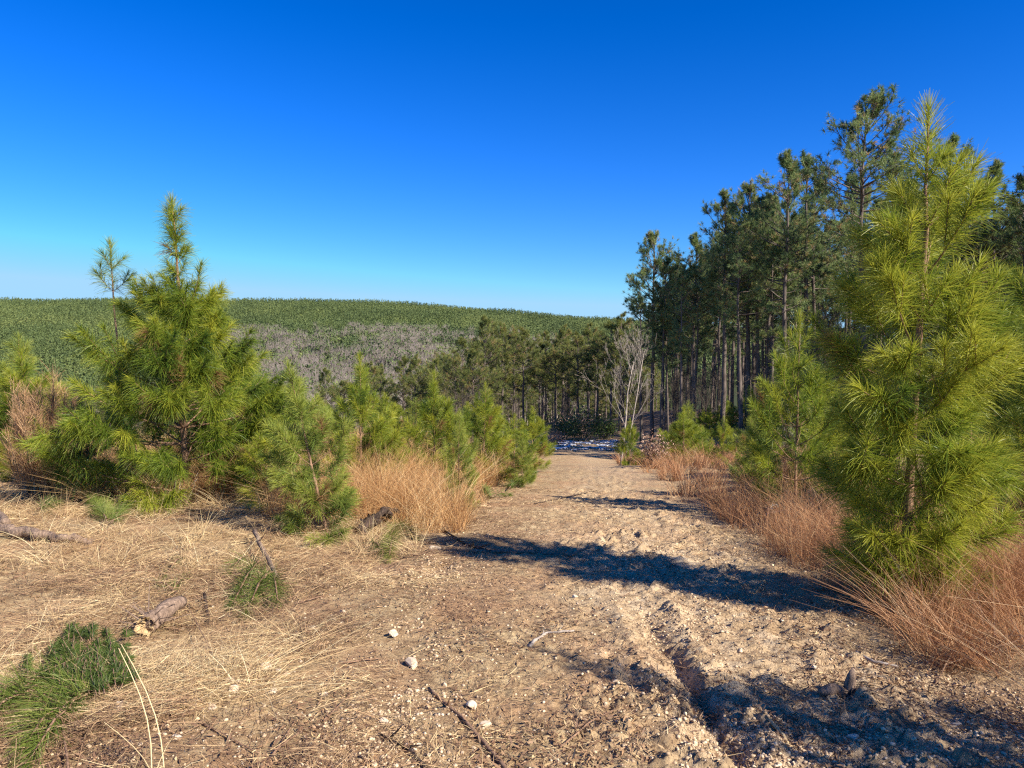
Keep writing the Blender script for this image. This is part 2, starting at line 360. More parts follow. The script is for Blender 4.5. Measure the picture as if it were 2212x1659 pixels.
def young_pine(H, prof, seed, nl=.19, droop=.3, wlow=1., nw=.0030, per_m=420, whorl=.27, nb=(4, 6), low=.06, extra=(), K=2, sub=3, tint0=.5, mat='needle', name='young_pine', trunk_r=.034, bendx=0., lean_top=0.):
    """returns Empty with trunk / branches / needles. prof(f) = crown radius at height fraction f"""
    global rng
    rng = np.random.default_rng(seed)
    root = empty(name)
    tr = MB(); br = MB(); nd = MB()
    zz = np.linspace(0, 1, 14)
    bx = bendx*np.sin(zz*3.1)+lean_top*zz**2+np.cumsum(rng.normal(0, .006, 14))*H*.4; by = np.cumsum(rng.normal(0, .006, 14))*H*.4
    def tp(f): return np.array([np.interp(f, zz, bx), np.interp(f, zz, by), f*H])
    pts = np.array([tp(f) for f in zz]); pts[0][2] = -.08
    tube(tr, pts, trunk_r*H/3.2*(1-zz)**.8+.0045, 8)
    sP0 = []; sP1 = []; r0 = []; r1 = []
    def curve(A, B, C_, ra, rb, n=4):
        t = np.linspace(0, 1, n+1)[:, None]; p = (1-t)**2*A+2*t*(1-t)*B+t**2*C_
        rr = np.linspace(ra, rb, n+1)
        sP0.extend(p[:-1]); sP1.extend(p[1:]); r0.extend(rr[:-1]); r1.extend(rr[1:])
        return p
    UP = np.array([0, 0, 1.])
    def branch(A, az, L, elev, curl, tt, foli=.62, nsub=None):
        h = np.array([math.cos(az), math.sin(az), 0])
        D = h*math.cos(elev)+UP*math.sin(elev)
        B = A+D*L*.55
        D2 = norm(h*math.cos(elev+curl)+UP*math.sin(elev+curl)+rng.normal(0, .06, 3))
        C_ = B+D2*L*.5
        curve(A, B, C_, .003+.0065*L*H/3.2, .003)
        shoot_needles(nd, A, B, C_, per_m, nl, nw, 22, tt, K, span=(max(1-foli, 0), 1), droop=droop)
        ns = sub if nsub is None else nsub
        for k in range(ns):
            f = rng.uniform(.3, .8); P = (1-f)**2*A+2*f*(1-f)*B+f*f*C_
            sa = az+rng.choice([-1, 1])*rng.uniform(.45, 1.0); sl = L*rng.uniform(.25, .45)*(1.15-.5*f)+.09
            se = elev+rng.uniform(-.1, .4)+curl*.6
            hh_ = np.array([math.cos(sa), math.sin(sa), 0]); Ds = hh_*math.cos(se)+UP*math.sin(se)
            B2 = P+Ds*sl*.5; C2 = B2+norm(Ds+UP*.25)*sl*.5
            curve(P, B2, C2, .0045, .0028, 2)
            shoot_needles(nd, P, B2, C2, per_m, nl*.95, nw, 18, np.clip(tt+rng.normal(0, .2), 0, 1), K, span=(.1, 1), droop=droop)
    z = H*low; az0 = rng.uniform(0, 6.28)
    while z < H-.18:
        f = z/H; R = prof(f)
        k = max(2, int(round(rng.integers(nb[0], nb[1]+1)*float(np.interp(f, [0, .5, .78, 1], [1, 1, .6, .5])))))
        az0 += 1.1; wv = rng.uniform(.78, 1.14)
        for i in range(k):
            az = az0+i*2*math.pi/k+rng.normal(0, .22)
            elev = math.radians(np.interp(f, [0, .4, .75, 1], [2, 16, 38, 58])+rng.normal(0, 7))
            curl = math.radians(np.interp(f, [0, .5, 1], [28, 22, 10])+rng.normal(0, 6))
            L = R*wv*rng.uniform(.6, 1.15)/max(math.cos(elev+curl*.5), .55)
            L = min(L, (H-z)*float(np.interp(f, [0, .7, .9], [.62, .55, .42]))+.07)
            if L < .1: continue
            branch(tp(f), az, L, elev, curl, np.clip(tint0+rng.normal(0, .13)+.12*f, .05, .95), foli=min(1., (.38+.14*rng.random())/L), nsub=(0 if L < .25 else (1 if L < .4 else sub)))
        z += whorl*rng.uniform(.85, 1.15)*np.interp(f, [0, .5, .62], [wlow, wlow, 1.05])
    # leader
    A = tp(max(0, 1-.6/H)); C_ = tp(1.0)+np.array([0, 0, .03]); B = (A+C_)/2
    shoot_needles(nd, A, B, C_, per_m*1.2, nl*.92, nw, 24, max(tint0+.15, .75), K, droop=.05)
    for f0, az, L, elev, curl in extra:
        branch(tp(f0), az, L, math.radians(elev), math.radians(curl), tint0+.1, foli=.6, nsub=0 if f0 > .55 else sub)
    prisms(br, sP0, sP1, r0, r1, n=5)
    tr.obj('trunk', M['bark_young'], root, smooth=True); br.obj('branches', M['bark_young'], root)
    nd.obj('needles', M[mat], root)
    print(name, 'needle quads', sum(len(x) for x in nd.q))
    return root
def at_px(px, Y, pytop=None):
    """ground point under picture column px at depth Y, and height up to picture row pytop"""
    x = AT(px, 800, Y).x; z = h1(x, Y)
    return Vector((x, Y, z)), (AT(px, pytop, Y).z-z if pytop else None)

def P_right(f): return float(np.interp(f, [0, .06, .17, .28, .42, .56, .7, .8, .9, 1], [.4, .47, .57, .63, .59, .5, .37, .24, .14, .06]))
def P_left(f): return float(np.interp(f, [0, .1, .3, .5, .62, .72, .9, 1], [1.35, 1.5, 1.35, .7, .34, .13, .11, .05]))
def P_gen(f): return float(np.interp(f, [0, .15, .4, .6, .8, .9, 1], [.8, .95, .78, .48, .22, .12, .06]))

b = G(1945, 1300); H = (AT(1965, 252, b.y).z-b.z)
big_r = young_pine(H, P_right, 105, nl=.2, nw=.0042, per_m=560, whorl=.31, nb=(5, 6), low=.05, sub=4, wlow=.72, K=3, trunk_r=.032, tint0=.74, droop=.4, lean_top=.03)
place(big_r, b, 0)
tag(big_r, 'tallest young pine, full bright yellow-green needles, standing in the brown grass right of the track', 'pine tree')
print('big_r', b, H)

b = G(400, 1085); H = (AT(385, 440, b.y).z-b.z)
big_l = young_pine(H, P_left, 202, nl=.22, nw=.0054, per_m=480, whorl=.22, nb=(5, 7), low=.03, sub=5, K=3, trunk_r=.036, tint0=.52, droop=.6, lean_top=-.12,
    extra=[(.58, math.pi*.98, .75, 55, 16), (.6, -.1, .8, 62, 16), (.86, math.pi*1.05, .24, 62, 8), (.8, .1, .22, 50, 8), (.74, 2.6, .24, 50, 8), (.7, -2.2, .3, 45, 10)])
place(big_l, b, 0)
tag(big_l, 'wide bushy young pine with several leaders, standing behind the flattened straw left of the track', 'pine tree')
print('big_l', b, H)

# generic ones, copied about
gens = []
for i, (mt, tt) in enumerate((('needle', .62), ('needle_blue', .62), ('needle', .52))):
    g_ = young_pine(2.2, (lambda s: (lambda f: P_gen(f)*s))((.95, .85, 1.05)[i]), 300+i, nl=.2, nw=.0056, per_m=380, whorl=.22, nb=(4, 5), low=.04, sub=3, K=2, tint0=tt, mat=mt)
    gens.append(g_)
used = [False]*3
# (px, depth, top row, kind, width scale, label, tilt)
YP = [
 (705, 7.6, 775, 1, .85, 'leaning young pine with a crooked brown stem at the straw edge', (0, -.2)),
 (778, 10.5, 768, 0, .8, 'narrow upright pine sapling rising behind the leaning pine', (0, 0)),
 (850, 12.5, 880, 2, .8, 'short pine sapling in orange grass, right of the narrow upright one', (0, .05)),
 (938, 12.0, 805, 0, .85, 'conical pine sapling in the middle of the left verge row', (0, 0)),
 (1043, 13.5, 830, 2, .75, 'pine sapling with one tall bare-tipped leader above the verge row', (0, .03)),
 (990, 9.8, 885, 1, .62, 'small pine sapling standing out front in the orange grass', (0, 0)),
 (1110, 14.5, 895, 0, 1.0, 'bushy pine sapling at the crest, nearest the left edge of the track', (0, 0)),
 (1150, 17.5, 880, 2, .9, 'last pine sapling of the left verge row, at the bend of the track', (0, 0)),
 (900, 16, 860, 1, 1.1, 'half hidden pine sapling behind the conical one', (0, 0)),
 (1362, 24, 905, 2, .75, 'narrow pine sapling right behind the pale bare tree', (0, 0)),
 (1478, 20, 880, 0, 1.25, 'round bushy pine sapling in front of the dark stand', (0, 0)),
 (1565, 18, 900, 2, .8, 'small pine sapling between the bushy sapling and the medium pine', (0, 0)),
 (1632, 11.5, 870, 1, .9, 'bluish pine sapling left of the medium pine in russet grass', (0, 0)),
 (1722, 9.5, 680, 0, .72, 'medium pine with sharp yellow-green leaders, left of the tallest young pine', (0, 0)),
 (540, 11.5, 760, 0, 1.25, 'broad pine sapling behind the right side of the wide bushy pine', (0, 0)),
 (650, 12.5, 820, 1, 1.1, 'bluish pine sapling behind the leaning pine', (0, 0)),
 (170, 11, 850, 2, .9, 'low pine sapling beside the rusty shrub, behind the straw', (0, 0)),
 (40, 12.5, 900, 0, 1.1, 'low pine sapling at the left edge behind the rusty shrub', (0, 0)),
 (600, 9.2, 900, 2, 1.3, 'bushy low pine sapling filling the gap beside the leaning pine', (0, 0)),
 (690, 14, 860, 0, 1.2, 'pine sapling in the second row behind the leaning pine', (0, 0)),
 (1010, 17, 870, 2, 1.2, 'pine sapling in the second row left of the one with the tall leader', (0, 0)),
 (1075, 16, 890, 1, 1.2, 'pine sapling in the second row right of the one with the tall leader', (0, 0)),
 (830, 19, 850, 2, 1.3, 'far pine sapling seen between the upright and the conical sapling', (0, 0)),
 (820, 11.2, 895, 2, 1.2, 'low bushy pine sapling in the front of the left verge row', (0, 0)),
 (960, 15, 865, 0, 1.0, 'pine sapling peeking between the conical one and the tall-leader one', (0, 0)),
 (1128, 13, 945, 1, .9, 'very small pine sapling at the track edge below the crest sapling', (0, 0)),
 (1655, 14, 900, 2, 1.1, 'bushy pine sapling directly behind the bluish one', (0, 0)),
 (1780, 12, 850, 0, 1.0, 'pine sapling between the medium and the tallest young pine', (0, 0)),
 (1520, 22, 930, 1, 1.3, 'low pine sapling right of the round bushy one', (0, 0)),
 (2240, 7.2, 1010, 2, 1.0, 'partly cut-off pine sapling at the right edge of the view', (0, 0)),
]
for i, (px, Y, top, k, ws, lab, tilt) in enumerate(YP):
    loc, Hh = at_px(px, Y, top)
    s = Hh/2.25
    loc.z -= .02
    if not used[k]:
        o = gens[k]; used[k] = True; place(o, loc, i*1.7, s*ws, tilt, s)
        tag(o, lab, 'pine tree')
    else:
        o = copy_tree(gens[k], loc, i*1.7, s*ws, lab, tilt=tilt, sz=s)
    o['group'] = 'young pines along the track'
for i, (px_, py_, Hh, k) in enumerate(((5.4, 7.3, 2.5, 0), (6.6, 8.4, 3.1, 2), (6.1, 9.8, 2.7, 1))):
    copy_tree(gens[k], (px_, py_, h1(px_, py_)), i*2.3, Hh/2.25*.8, ('pine sapling behind the right side of the tallest young pine', 'taller sapling just past the right edge, behind the tallest young pine', 'bluish pine sapling behind the tallest young pine')[i], 'young pines along the track', sz=Hh/2.25)
r5 = np.random.default_rng(77)
for i in range(26):
    Y = r5.uniform(23, 40); x_ = r5.uniform(.2*Y+.5, .72*Y); Hh = r5.uniform(.9, 2.4)
    if x_ < road_c(Y)+2.6: continue
    copy_tree(gens[i % 3], (x_, Y, h1(x_, Y)), i, Hh/2.25*.95, 'low young pine along the foot of the dark stand, one of many alike', 'low young pines at the foot of the stand', sz=Hh/2.25)
for i, (px_, py_, Hh) in enumerate(((-9, 10.5, 2.4), (-11, 12, 3.0), (-8.6, 13, 2.2), (-12.5, 9.5, 2.6), (-10, 15, 2.8))):
    copy_tree(gens[i % 3], (px_, py_, h1(px_, py_)), i*1.3, Hh/2.25, 'young pine of the clearing edge, to the left of the view', 'young pines along the track', sz=Hh/2.25)
loc, Hh = at_px(255, 10.5, 530)
thin = young_pine(Hh, lambda f: .34 if f < .93 else .16, 333, nl=.2, nw=.005, per_m=360, whorl=.3, nb=(3, 4), low=.82, sub=1, K=3, trunk_r=.02, tint0=.5, mat='needle_blue', lean_top=-.1)
place(thin, loc, 0); tag(thin, 'thin young pine with a bare upper stem behind the wide bushy pine', 'pine tree', 'young pines along the track')
# pines out of the view to the right: they cast the shadows over the foreground
for px, py, Hh, k, sx in ((3.75, 1.75, 3.0, 0, .45), (4.6, 1.1, 2.2, 1, .5), (5.7, 6.5, 2.7, 2, .45), (8.6, 11.8, 4.4, 0, .6), (9.6, 13.2, 4.6, 2, .6)):
    o = copy_tree(gens[k], (px, py, h1(px, py)), px, Hh/2.25*sx, 'young pine beside the track, to the right of the view', 'young pines along the track', sz=Hh/2.25)

# ------------------------------------------------------------------ tall pines
def tall_pine(H, seed, crown0=.42, Rmax=1.9, nbr=80, mat='needle_far', tuft=.24, name='tall_pine', fol=1.0):
    global rng
    rng = np.random.default_rng(seed)
    root = empty(name); tr = MB(); br = MB(); nd = MB()
    zz = np.linspace(0, 1, 12); bx = np.cumsum(rng.normal(0, .012, 12))*H*.25; by = np.cumsum(rng.normal(0, .012, 12))*H*.25
    def tp(f): return np.array([np.interp(f, zz, bx), np.interp(f, zz, by), f*H])
    pts = np.array([tp(f) for f in zz]); pts[0][2] = -.5
    tube(tr, pts, .145*(1-zz)**.75+.012, 8)
    s0 = []; s1 = []; r0 = []; r1 = []; tc = []; td = []; tt = []
    UP = np.array([0, 0, 1.])
    lop = rng.uniform(0, 6.28)
    for i in range(nbr+22):
        dead = i >= nbr
        f = rng.uniform(.16, crown0+.1) if dead else crown0+(1-crown0)*(rng.random()**.85)*.985
        g = (f-crown0)/(1-crown0)
        az = rng.uniform(0, 6.28)
        R = Rmax*np.interp(g, [-1, 0, .15, .4, .7, 1], [.5, .55, .8, 1.0, .78, .18])*rng.uniform(.55, 1.15)*(1+.22*math.cos(az-lop))
        elev = math.radians(np.interp(g, [-1, 0, .5, 1], [-8, 2, 22, 55])+rng.normal(0, 9))
        if dead: R *= rng.uniform(.3, .8); elev = math.radians(rng.normal(2, 14))
        h = np.array([math.cos(az), math.sin(az), 0]); A = tp(f)
        B = A+(h*math.cos(elev)+UP*math.sin(elev))*R*.55; e2 = elev+math.radians(24)
        C_ = B+(h*math.cos(e2)+UP*math.sin(e2)+rng.normal(0, .12, 3))*R*.5
        t = np.linspace(0, 1, 5)[:, None]; p = (1-t)**2*A+2*t*(1-t)*B+t**2*C_
        rr = np.linspace(.010+.016*R*(1 if not dead else .5), .006, 5)
        s0.extend(p[:-1]); s1.extend(p[1:]); r0.extend(rr[:-1]); r1.extend(rr[1:])
        nt = int(R*(3 if dead else 8.5))+3
        bt = np.clip(rng.normal(.5, .18), 0, 1)
        for k in range(nt):
            u_ = rng.uniform(.35, 1.0)**.7; P = (1-u_)**2*A+2*u_*(1-u_)*B+u_*u_*C_
            sa = az+rng.normal(0, .95); sl = R*rng.uniform(.1, .36)+.06; se = elev+rng.normal(.3, .35)
            Q = P+np.array([math.cos(sa)*math.cos(se), math.sin(sa)*math.cos(se), math.sin(se)])*sl
            s0.append(P); s1.append(Q); r0.append(.007); r1.append(.004)
            if dead: continue
            tc.append(Q); td.append(norm(norm(Q-P)+UP*.4)); tt.append(1.3 if rng.random() < .06 else bt+rng.normal(0, .17))
        if not dead: tc.append(C_); td.append(norm(C_-B)); tt.append(bt+.1)
    tc.append(tp(1.)); td.append(UP); tt.append(.6)
    tc = np.array(tc); td = np.array(td); tt = np.clip(np.array(tt), 0, 1.1); tt = np.where(tt < 1.05, np.minimum(tt, .88), tt)
    nn = int(24*fol)
    cen = np.repeat(tc, nn, 0); ax = np.repeat(td, nn, 0); ti = np.repeat(tt, nn)
    N = len(cen)
    D = norm(ax*rng.uniform(.2, 1.3, (N, 1))+rng.normal(0, .6, (N, 3)))
    start = cen-ax*(rng.random((N, 1))*.14)
    ln = tuft*rng.uniform(.55, 1.05, N)
    ribbons(nd, start, D, ln, .019*rng.uniform(.7, 1.4, N), np.array([0, 0, -1])*(ln*.15)[:, None], 1, np.clip(ti+rng.normal(0, .1, N), 0, 1), taper=.3)
    # a few brown cones and dead tufts
    prisms(br, s0, s1, r0, r1, n=3)
    tr.obj('trunk', M['bark_tall'], root, smooth=True); br.obj('branches', M['bark_tall'], root); nd.obj('crown', M[mat], root)
    print(name, 'tufts', len(tc))
    return root
TP = [tall_pine(14, 401, .40, 1.9, 84), tall_pine(14, 402, .48, 1.7, 72), tall_pine(14, 403, .36, 2.1, 92), tall_pine(14, 404, .55, 1.6, 60), tall_pine(14, 405, .5, 2.3, 70)]
TPused = [False]*5
def put_tall(k, loc, rz, s, label, group=None, sz=None):
    if not TPused[k]:
        TPused[k] = True; o = TP[k]; place(o, loc, rz, s, sz=sz); tag(o, label, 'pine tree', group)
    else: o = copy_tree(TP[k], loc, rz, s, label, group, sz=sz)
    return o
# front row read from the picture: column, depth, top row
FR = [
 (1408, 44, 505, 2, 'leftmost tall pine of the dark stand, forked looking crown against the sky'),
 (1385, 47, 640, 3, 'shorter pine tucked under the leftmost tall pine of the stand'),
 (1428, 42, 560, 1, 'tall pine with paired trunk just right of the leftmost one'),
 (1500, 41, 510, 0, 'tall pine second along the skyline of the stand'),
 (1562, 36, 420, 1, 'slim tall pine third along the skyline, long bare trunk'),
 (1612, 38, 400, 2, 'tall pine with dense crown stepping up the skyline'),
 (1695, 34, 335, 0, 'tall dense pine left of the highest pine of the stand'),
 (1740, 36, 335, 3, 'tall open-crowned pine directly left of the highest pine'),
 (1650, 40, 440, 4, 'pine set back between two taller crowns of the stand'),
 (1868, 30, 212, 4, 'highest pine of the stand with open crown and wide side limb'),
 (1925, 33, 330, 3, 'tall pine half hidden behind the top of the tallest young pine'),
 (2030, 33, 300, 1, 'tall pine showing right of the tallest young pine'),
 (2075, 36, 385, 2, 'tall pine lower on the skyline right of the young pine top'),
 (2135, 34, 355, 0, 'tall pine near the right edge of the view'),
 (2200, 31, 350, 1, 'tall pine cut by the right edge of the view'),
 (2260, 33, 330, 2, 'tall pine just past the right edge of the view'),
]
r_ = np.random.default_rng(55)
for i, (px, Y, top, k, lab) in enumerate(FR):
    loc, Hh = at_px(px, Y, top); s = Hh/14.1
    put_tall(k, loc, i*2.1, s*.5+.5*min(s, 1.05), lab, 'tall pines of the stand', sz=s)
n = 0; pl = []
while n < 150:
    Y = r_.uniform(32, 95); x = r_.uniform(.17*Y+1.5, .78*Y+6)
    if x < road_c(Y)+4.2 or any((x-a)**2+(Y-b_)**2 < 3.2 for a, b_ in pl): continue
    if Y < 42 and x < .22*Y: continue
    pl.append((x, Y)); az = x/Y
    # skyline: tops climb to the right as in the picture
    px = 1106+F*az; toprow = np.interp(px, [1340, 1400, 1500, 1600, 1700, 1850, 2000, 2212, 2600], [640, 530, 520, 430, 370, 340, 380, 380, 330])+r_.uniform(25, 170)
    z = h1(x, Y); Hh = AT(px, toprow, Y).z-z; Hh = np.clip(Hh, 8, 19); s = Hh/14.1
    put_tall(int(r_.integers(0, 5)), (x, Y, z), r_.uniform(0, 6), min(s, 1.1)*r_.uniform(.85, 1.05), 'slender pine inside the dark stand right of the track, one of many alike', 'slender pines inside the stand', sz=s)
    n += 1
# pines outside the view on the right that shade the stand's edge
for k_ in range(16):
    Y = r_.uniform(17, 34); x = r_.uniform(.8*Y+2, .8*Y+14)
    put_tall(k_ % 5, (x, Y, h1(x, Y)), k_, 1.0, 'tall pine of the stand to the right of the view', 'tall pines of the stand')

# ------------------------------------------------------------------ valley pines
VP = [tall_pine(12, 451, .38, 2.2, 70, 'needle_mid', .30, 'valley_pine', 1.0), tall_pine(12, 452, .5, 2.4, 60, 'needle_mid', .30, 'valley_pine', 1.0), tall_pine(12, 453, .3, 2.1, 76, 'needle_mid', .28, 'valley_pine', 1.0)]
VPu = [False]*3
def put_v(k, loc, rz, s, label, group, sz=None):
    if not VPu[k]:
        VPu[k] = True; o = VP[k]; place(o, loc, rz, s, sz=sz); tag(o, label, 'pine tree', group)
    else: copy_tree(VP[k], loc, rz, s, label, group, sz=sz)
vdone = []
for px, Y, top, k in ((1045, 78, 690, 0), (1085, 84, 700, 2), (1000, 86, 735, 0), (1130, 80, 715, 1), (1165, 84, 745, 0), (1200, 78, 760, 1), (1215, 82, 705, 2), (1250, 76, 720, 2), (1290, 74, 720, 2), (1320, 72, 700, 0),
                      (985, 92, 760, 2), (1020, 74, 760, 0), (1340, 66, 680, 2), (1180, 92, 720, 0), (1110, 92, 720, 2), (1270, 88, 715, 0), (1060, 96, 730, 1), (1230, 95, 740, 0), (940, 98, 780, 0), (895, 96, 770, 2), (870, 104, 775, 0), (820, 108, 790, 2), (960, 106, 770, 1), (790, 118, 790, 0), (640, 120, 820, 2), (700, 130, 800, 0), (600, 110, 830, 1)):
    loc, Hh = at_px(px, Y, top); s = Hh/12.1; put_v(k, loc, px, .55+.45*s, 'pine at the near edge of the valley wood beyond the track, one of many alike', 'pines at the near edge of the valley wood', sz=s); vdone.append((loc.x, loc.y))
n = 0
while n < 190:
    Y = r_.uniform(98, 205); x = r_.uniform(-.82*Y, .2*Y)
    if any((x-a)**2+(Y-b_)**2 < 12 for a, b_ in vdone): continue
    px = 1106+F*x/Y
    if 540 < px < 880 and r_.random() < .78: continue
    if 880 <= px < 1010 and Y > 130 and r_.random() < .5: continue
    vdone.append((x, Y)); z = h1(x, Y); s = r_.uniform(.75, 1.1)
    put_v(int(r_.integers(0, 3)), (x, Y, z), r_.uniform(0, 6), s*1.1, 'valley pine further down the slope, one of many alike', 'pines down in the valley', sz=s)
    n += 1

# ------------------------------------------------------------------ bare hardwoods
def bare_tree(H, seed, levels=4, spread=.5, r=.09, nm='bare_tree', tm='twig_grey', bm='bark_pale', twig_r=.004, fork=.35, kids=(3, 5), trunks=1, thick=1.0):
    global rng
    rng = np.random.default_rng(seed); root = empty(nm); tr = MB(); tw = MB()
    S = [[], [], [], []]
    UP = np.array([0, 0, 1.])
    def grow(A, D, L, rad, lv):
        P = A; d = D; n_ = 4 if lv < levels-1 else 3
        pts = [P]
        for k in range(n_):
            d = norm(d+rng.normal(0, .10 if lv else .05, 3)+UP*.06); Q = P+d*L/n_; pts.append(Q); P = Q
        rr = np.linspace(rad, max(rad*.35, twig_r*.7), n_+1)
        if lv == 0: pts_ = np.array(pts); tube(tr, pts_, rr, 7)
        else:
            for k in range(n_): S[0].append(pts[k]); S[1].append(pts[k+1]); S[2].append(rr[k]); S[3].append(rr[k+1])
        if lv >= levels: return
        nk = rng.integers(kids[0], kids[1]+1)*(3 if lv == 0 else 1)
        for k in range(nk):
            f = rng.uniform(fork if lv == 0 else .2, 1.0); i_ = min(int(f*n_), n_-1); P = pts[i_]+(pts[i_+1]-pts[i_])*(f*n_-i_)
            dd = norm(d+norm(np.cross(d, rng.normal(size=3)))*rng.uniform(.4, 1.0)*spread*2+UP*.15)
            grow(P, dd, L*rng.uniform(.32, .55)*(1.15-.5*f if lv == 0 else 1), max(rad*.42*(1.2-.5*f), twig_r), lv+1)
    for t in range(trunks):
        a = rng.uniform(0, 6.28)
        D = norm(np.array([math.cos(a)*.16*(trunks > 1), math.sin(a)*.16*(trunks > 1), 1.]))
        grow(np.array([math.cos(a)*.1*t, math.sin(a)*.1*t, -.15]), D, H*rng.uniform(.8, 1.0), r*(1 if t == 0 else .7), 0)
    prisms(tw, S[0], S[1], np.array(S[2])*thick, np.array(S[3])*thick, n=3)
    tr.obj('trunk', M[bm], root, smooth=True); tw.obj('branches', M[tm], root)
    print(nm, 'segs', len(S[0]))
    return root
# the pale tree beside the snow
loc, Hh = at_px(1340, 27, 735)
pt = bare_tree(Hh, 617, 4, .5, .042, 'bare_tree', 'twig_grey', 'bark_pale', .006, .3, (3, 4), 2, .6)
place(pt, loc, .4, 1.0, (0, .03)); tag(pt, 'pale leafless tree with two stems standing right beside the snow patch on the track', 'bare tree')
# grey hardwoods in the valley
HW = [bare_tree(11, 620+i, 3, .45, .13, 'bare_tree', 'twig_grey', 'bark_pale', .03, .3, (4, 6), 1, 1.25) for i in range(3)]
HWu = [False]*3
n = 0; hd = []
while n < 150:
    q_ = r_.random(); Y = r_.uniform(125, 290); px = r_.uniform(540, 880) if q_ < .6 else (r_.uniform(880, 1340) if q_ < .88 else r_.uniform(0, 540))
    if q_ < .6: Y = r_.uniform(125, 215)
    if px > 1000 and Y < 170: continue
    x = (px-1106)/F*Y
    if any((x-a)**2+(Y-b_)**2 < 14 for a, b_ in hd): continue
    hd.append((x, Y)); k = n % 3; z = h1(x, Y); s = r_.uniform(.8, 1.15)
    if not HWu[k]: HWu[k] = True; o = HW[k]; place(o, (x, Y, z), n, s); tag(o, 'leafless grey hardwood down in the valley, one of many alike', 'bare tree', 'grey hardwoods in the valley')
    else: copy_tree(HW[k], (x, Y, z), n, s, 'leafless grey hardwood down in the valley, one of many alike', 'grey hardwoods in the valley')
    n += 1
# dark leafless understorey in the stand
US = [bare_tree(5.5, 640+i, 3, .5, .035, 'bare_sapling', 'twig_dark', 'bark_tall', .008, .15, (3, 5), 2) for i in range(3)]
USu = [False]*3
n = 0
while n < 120:
    if n < 85:
        Y = r_.uniform(27, 70); x = r_.uniform(.17*Y+2.5, .76*Y+4)
        if x < road_c(Y)+3.2: continue
    else:
        Y = r_.uniform(58, 100); x = r_.uniform(-.22*Y, .18*Y)
        if abs(x-road_c(Y)) < 2.5: continue
    k = n % 3; z = h1(x, Y); s = r_.uniform(.4, .95)
    lab = 'thin leafless sapling in the dark understorey, one of many alike'
    if not USu[k]: USu[k] = True; o = US[k]; place(o, (x, Y, z), n, s); tag(o, lab, 'sapling', 'leafless saplings under the pines')
    else: copy_tree(US[k], (x, Y, z), n, s, lab, 'leafless saplings under the pines')
    n += 1

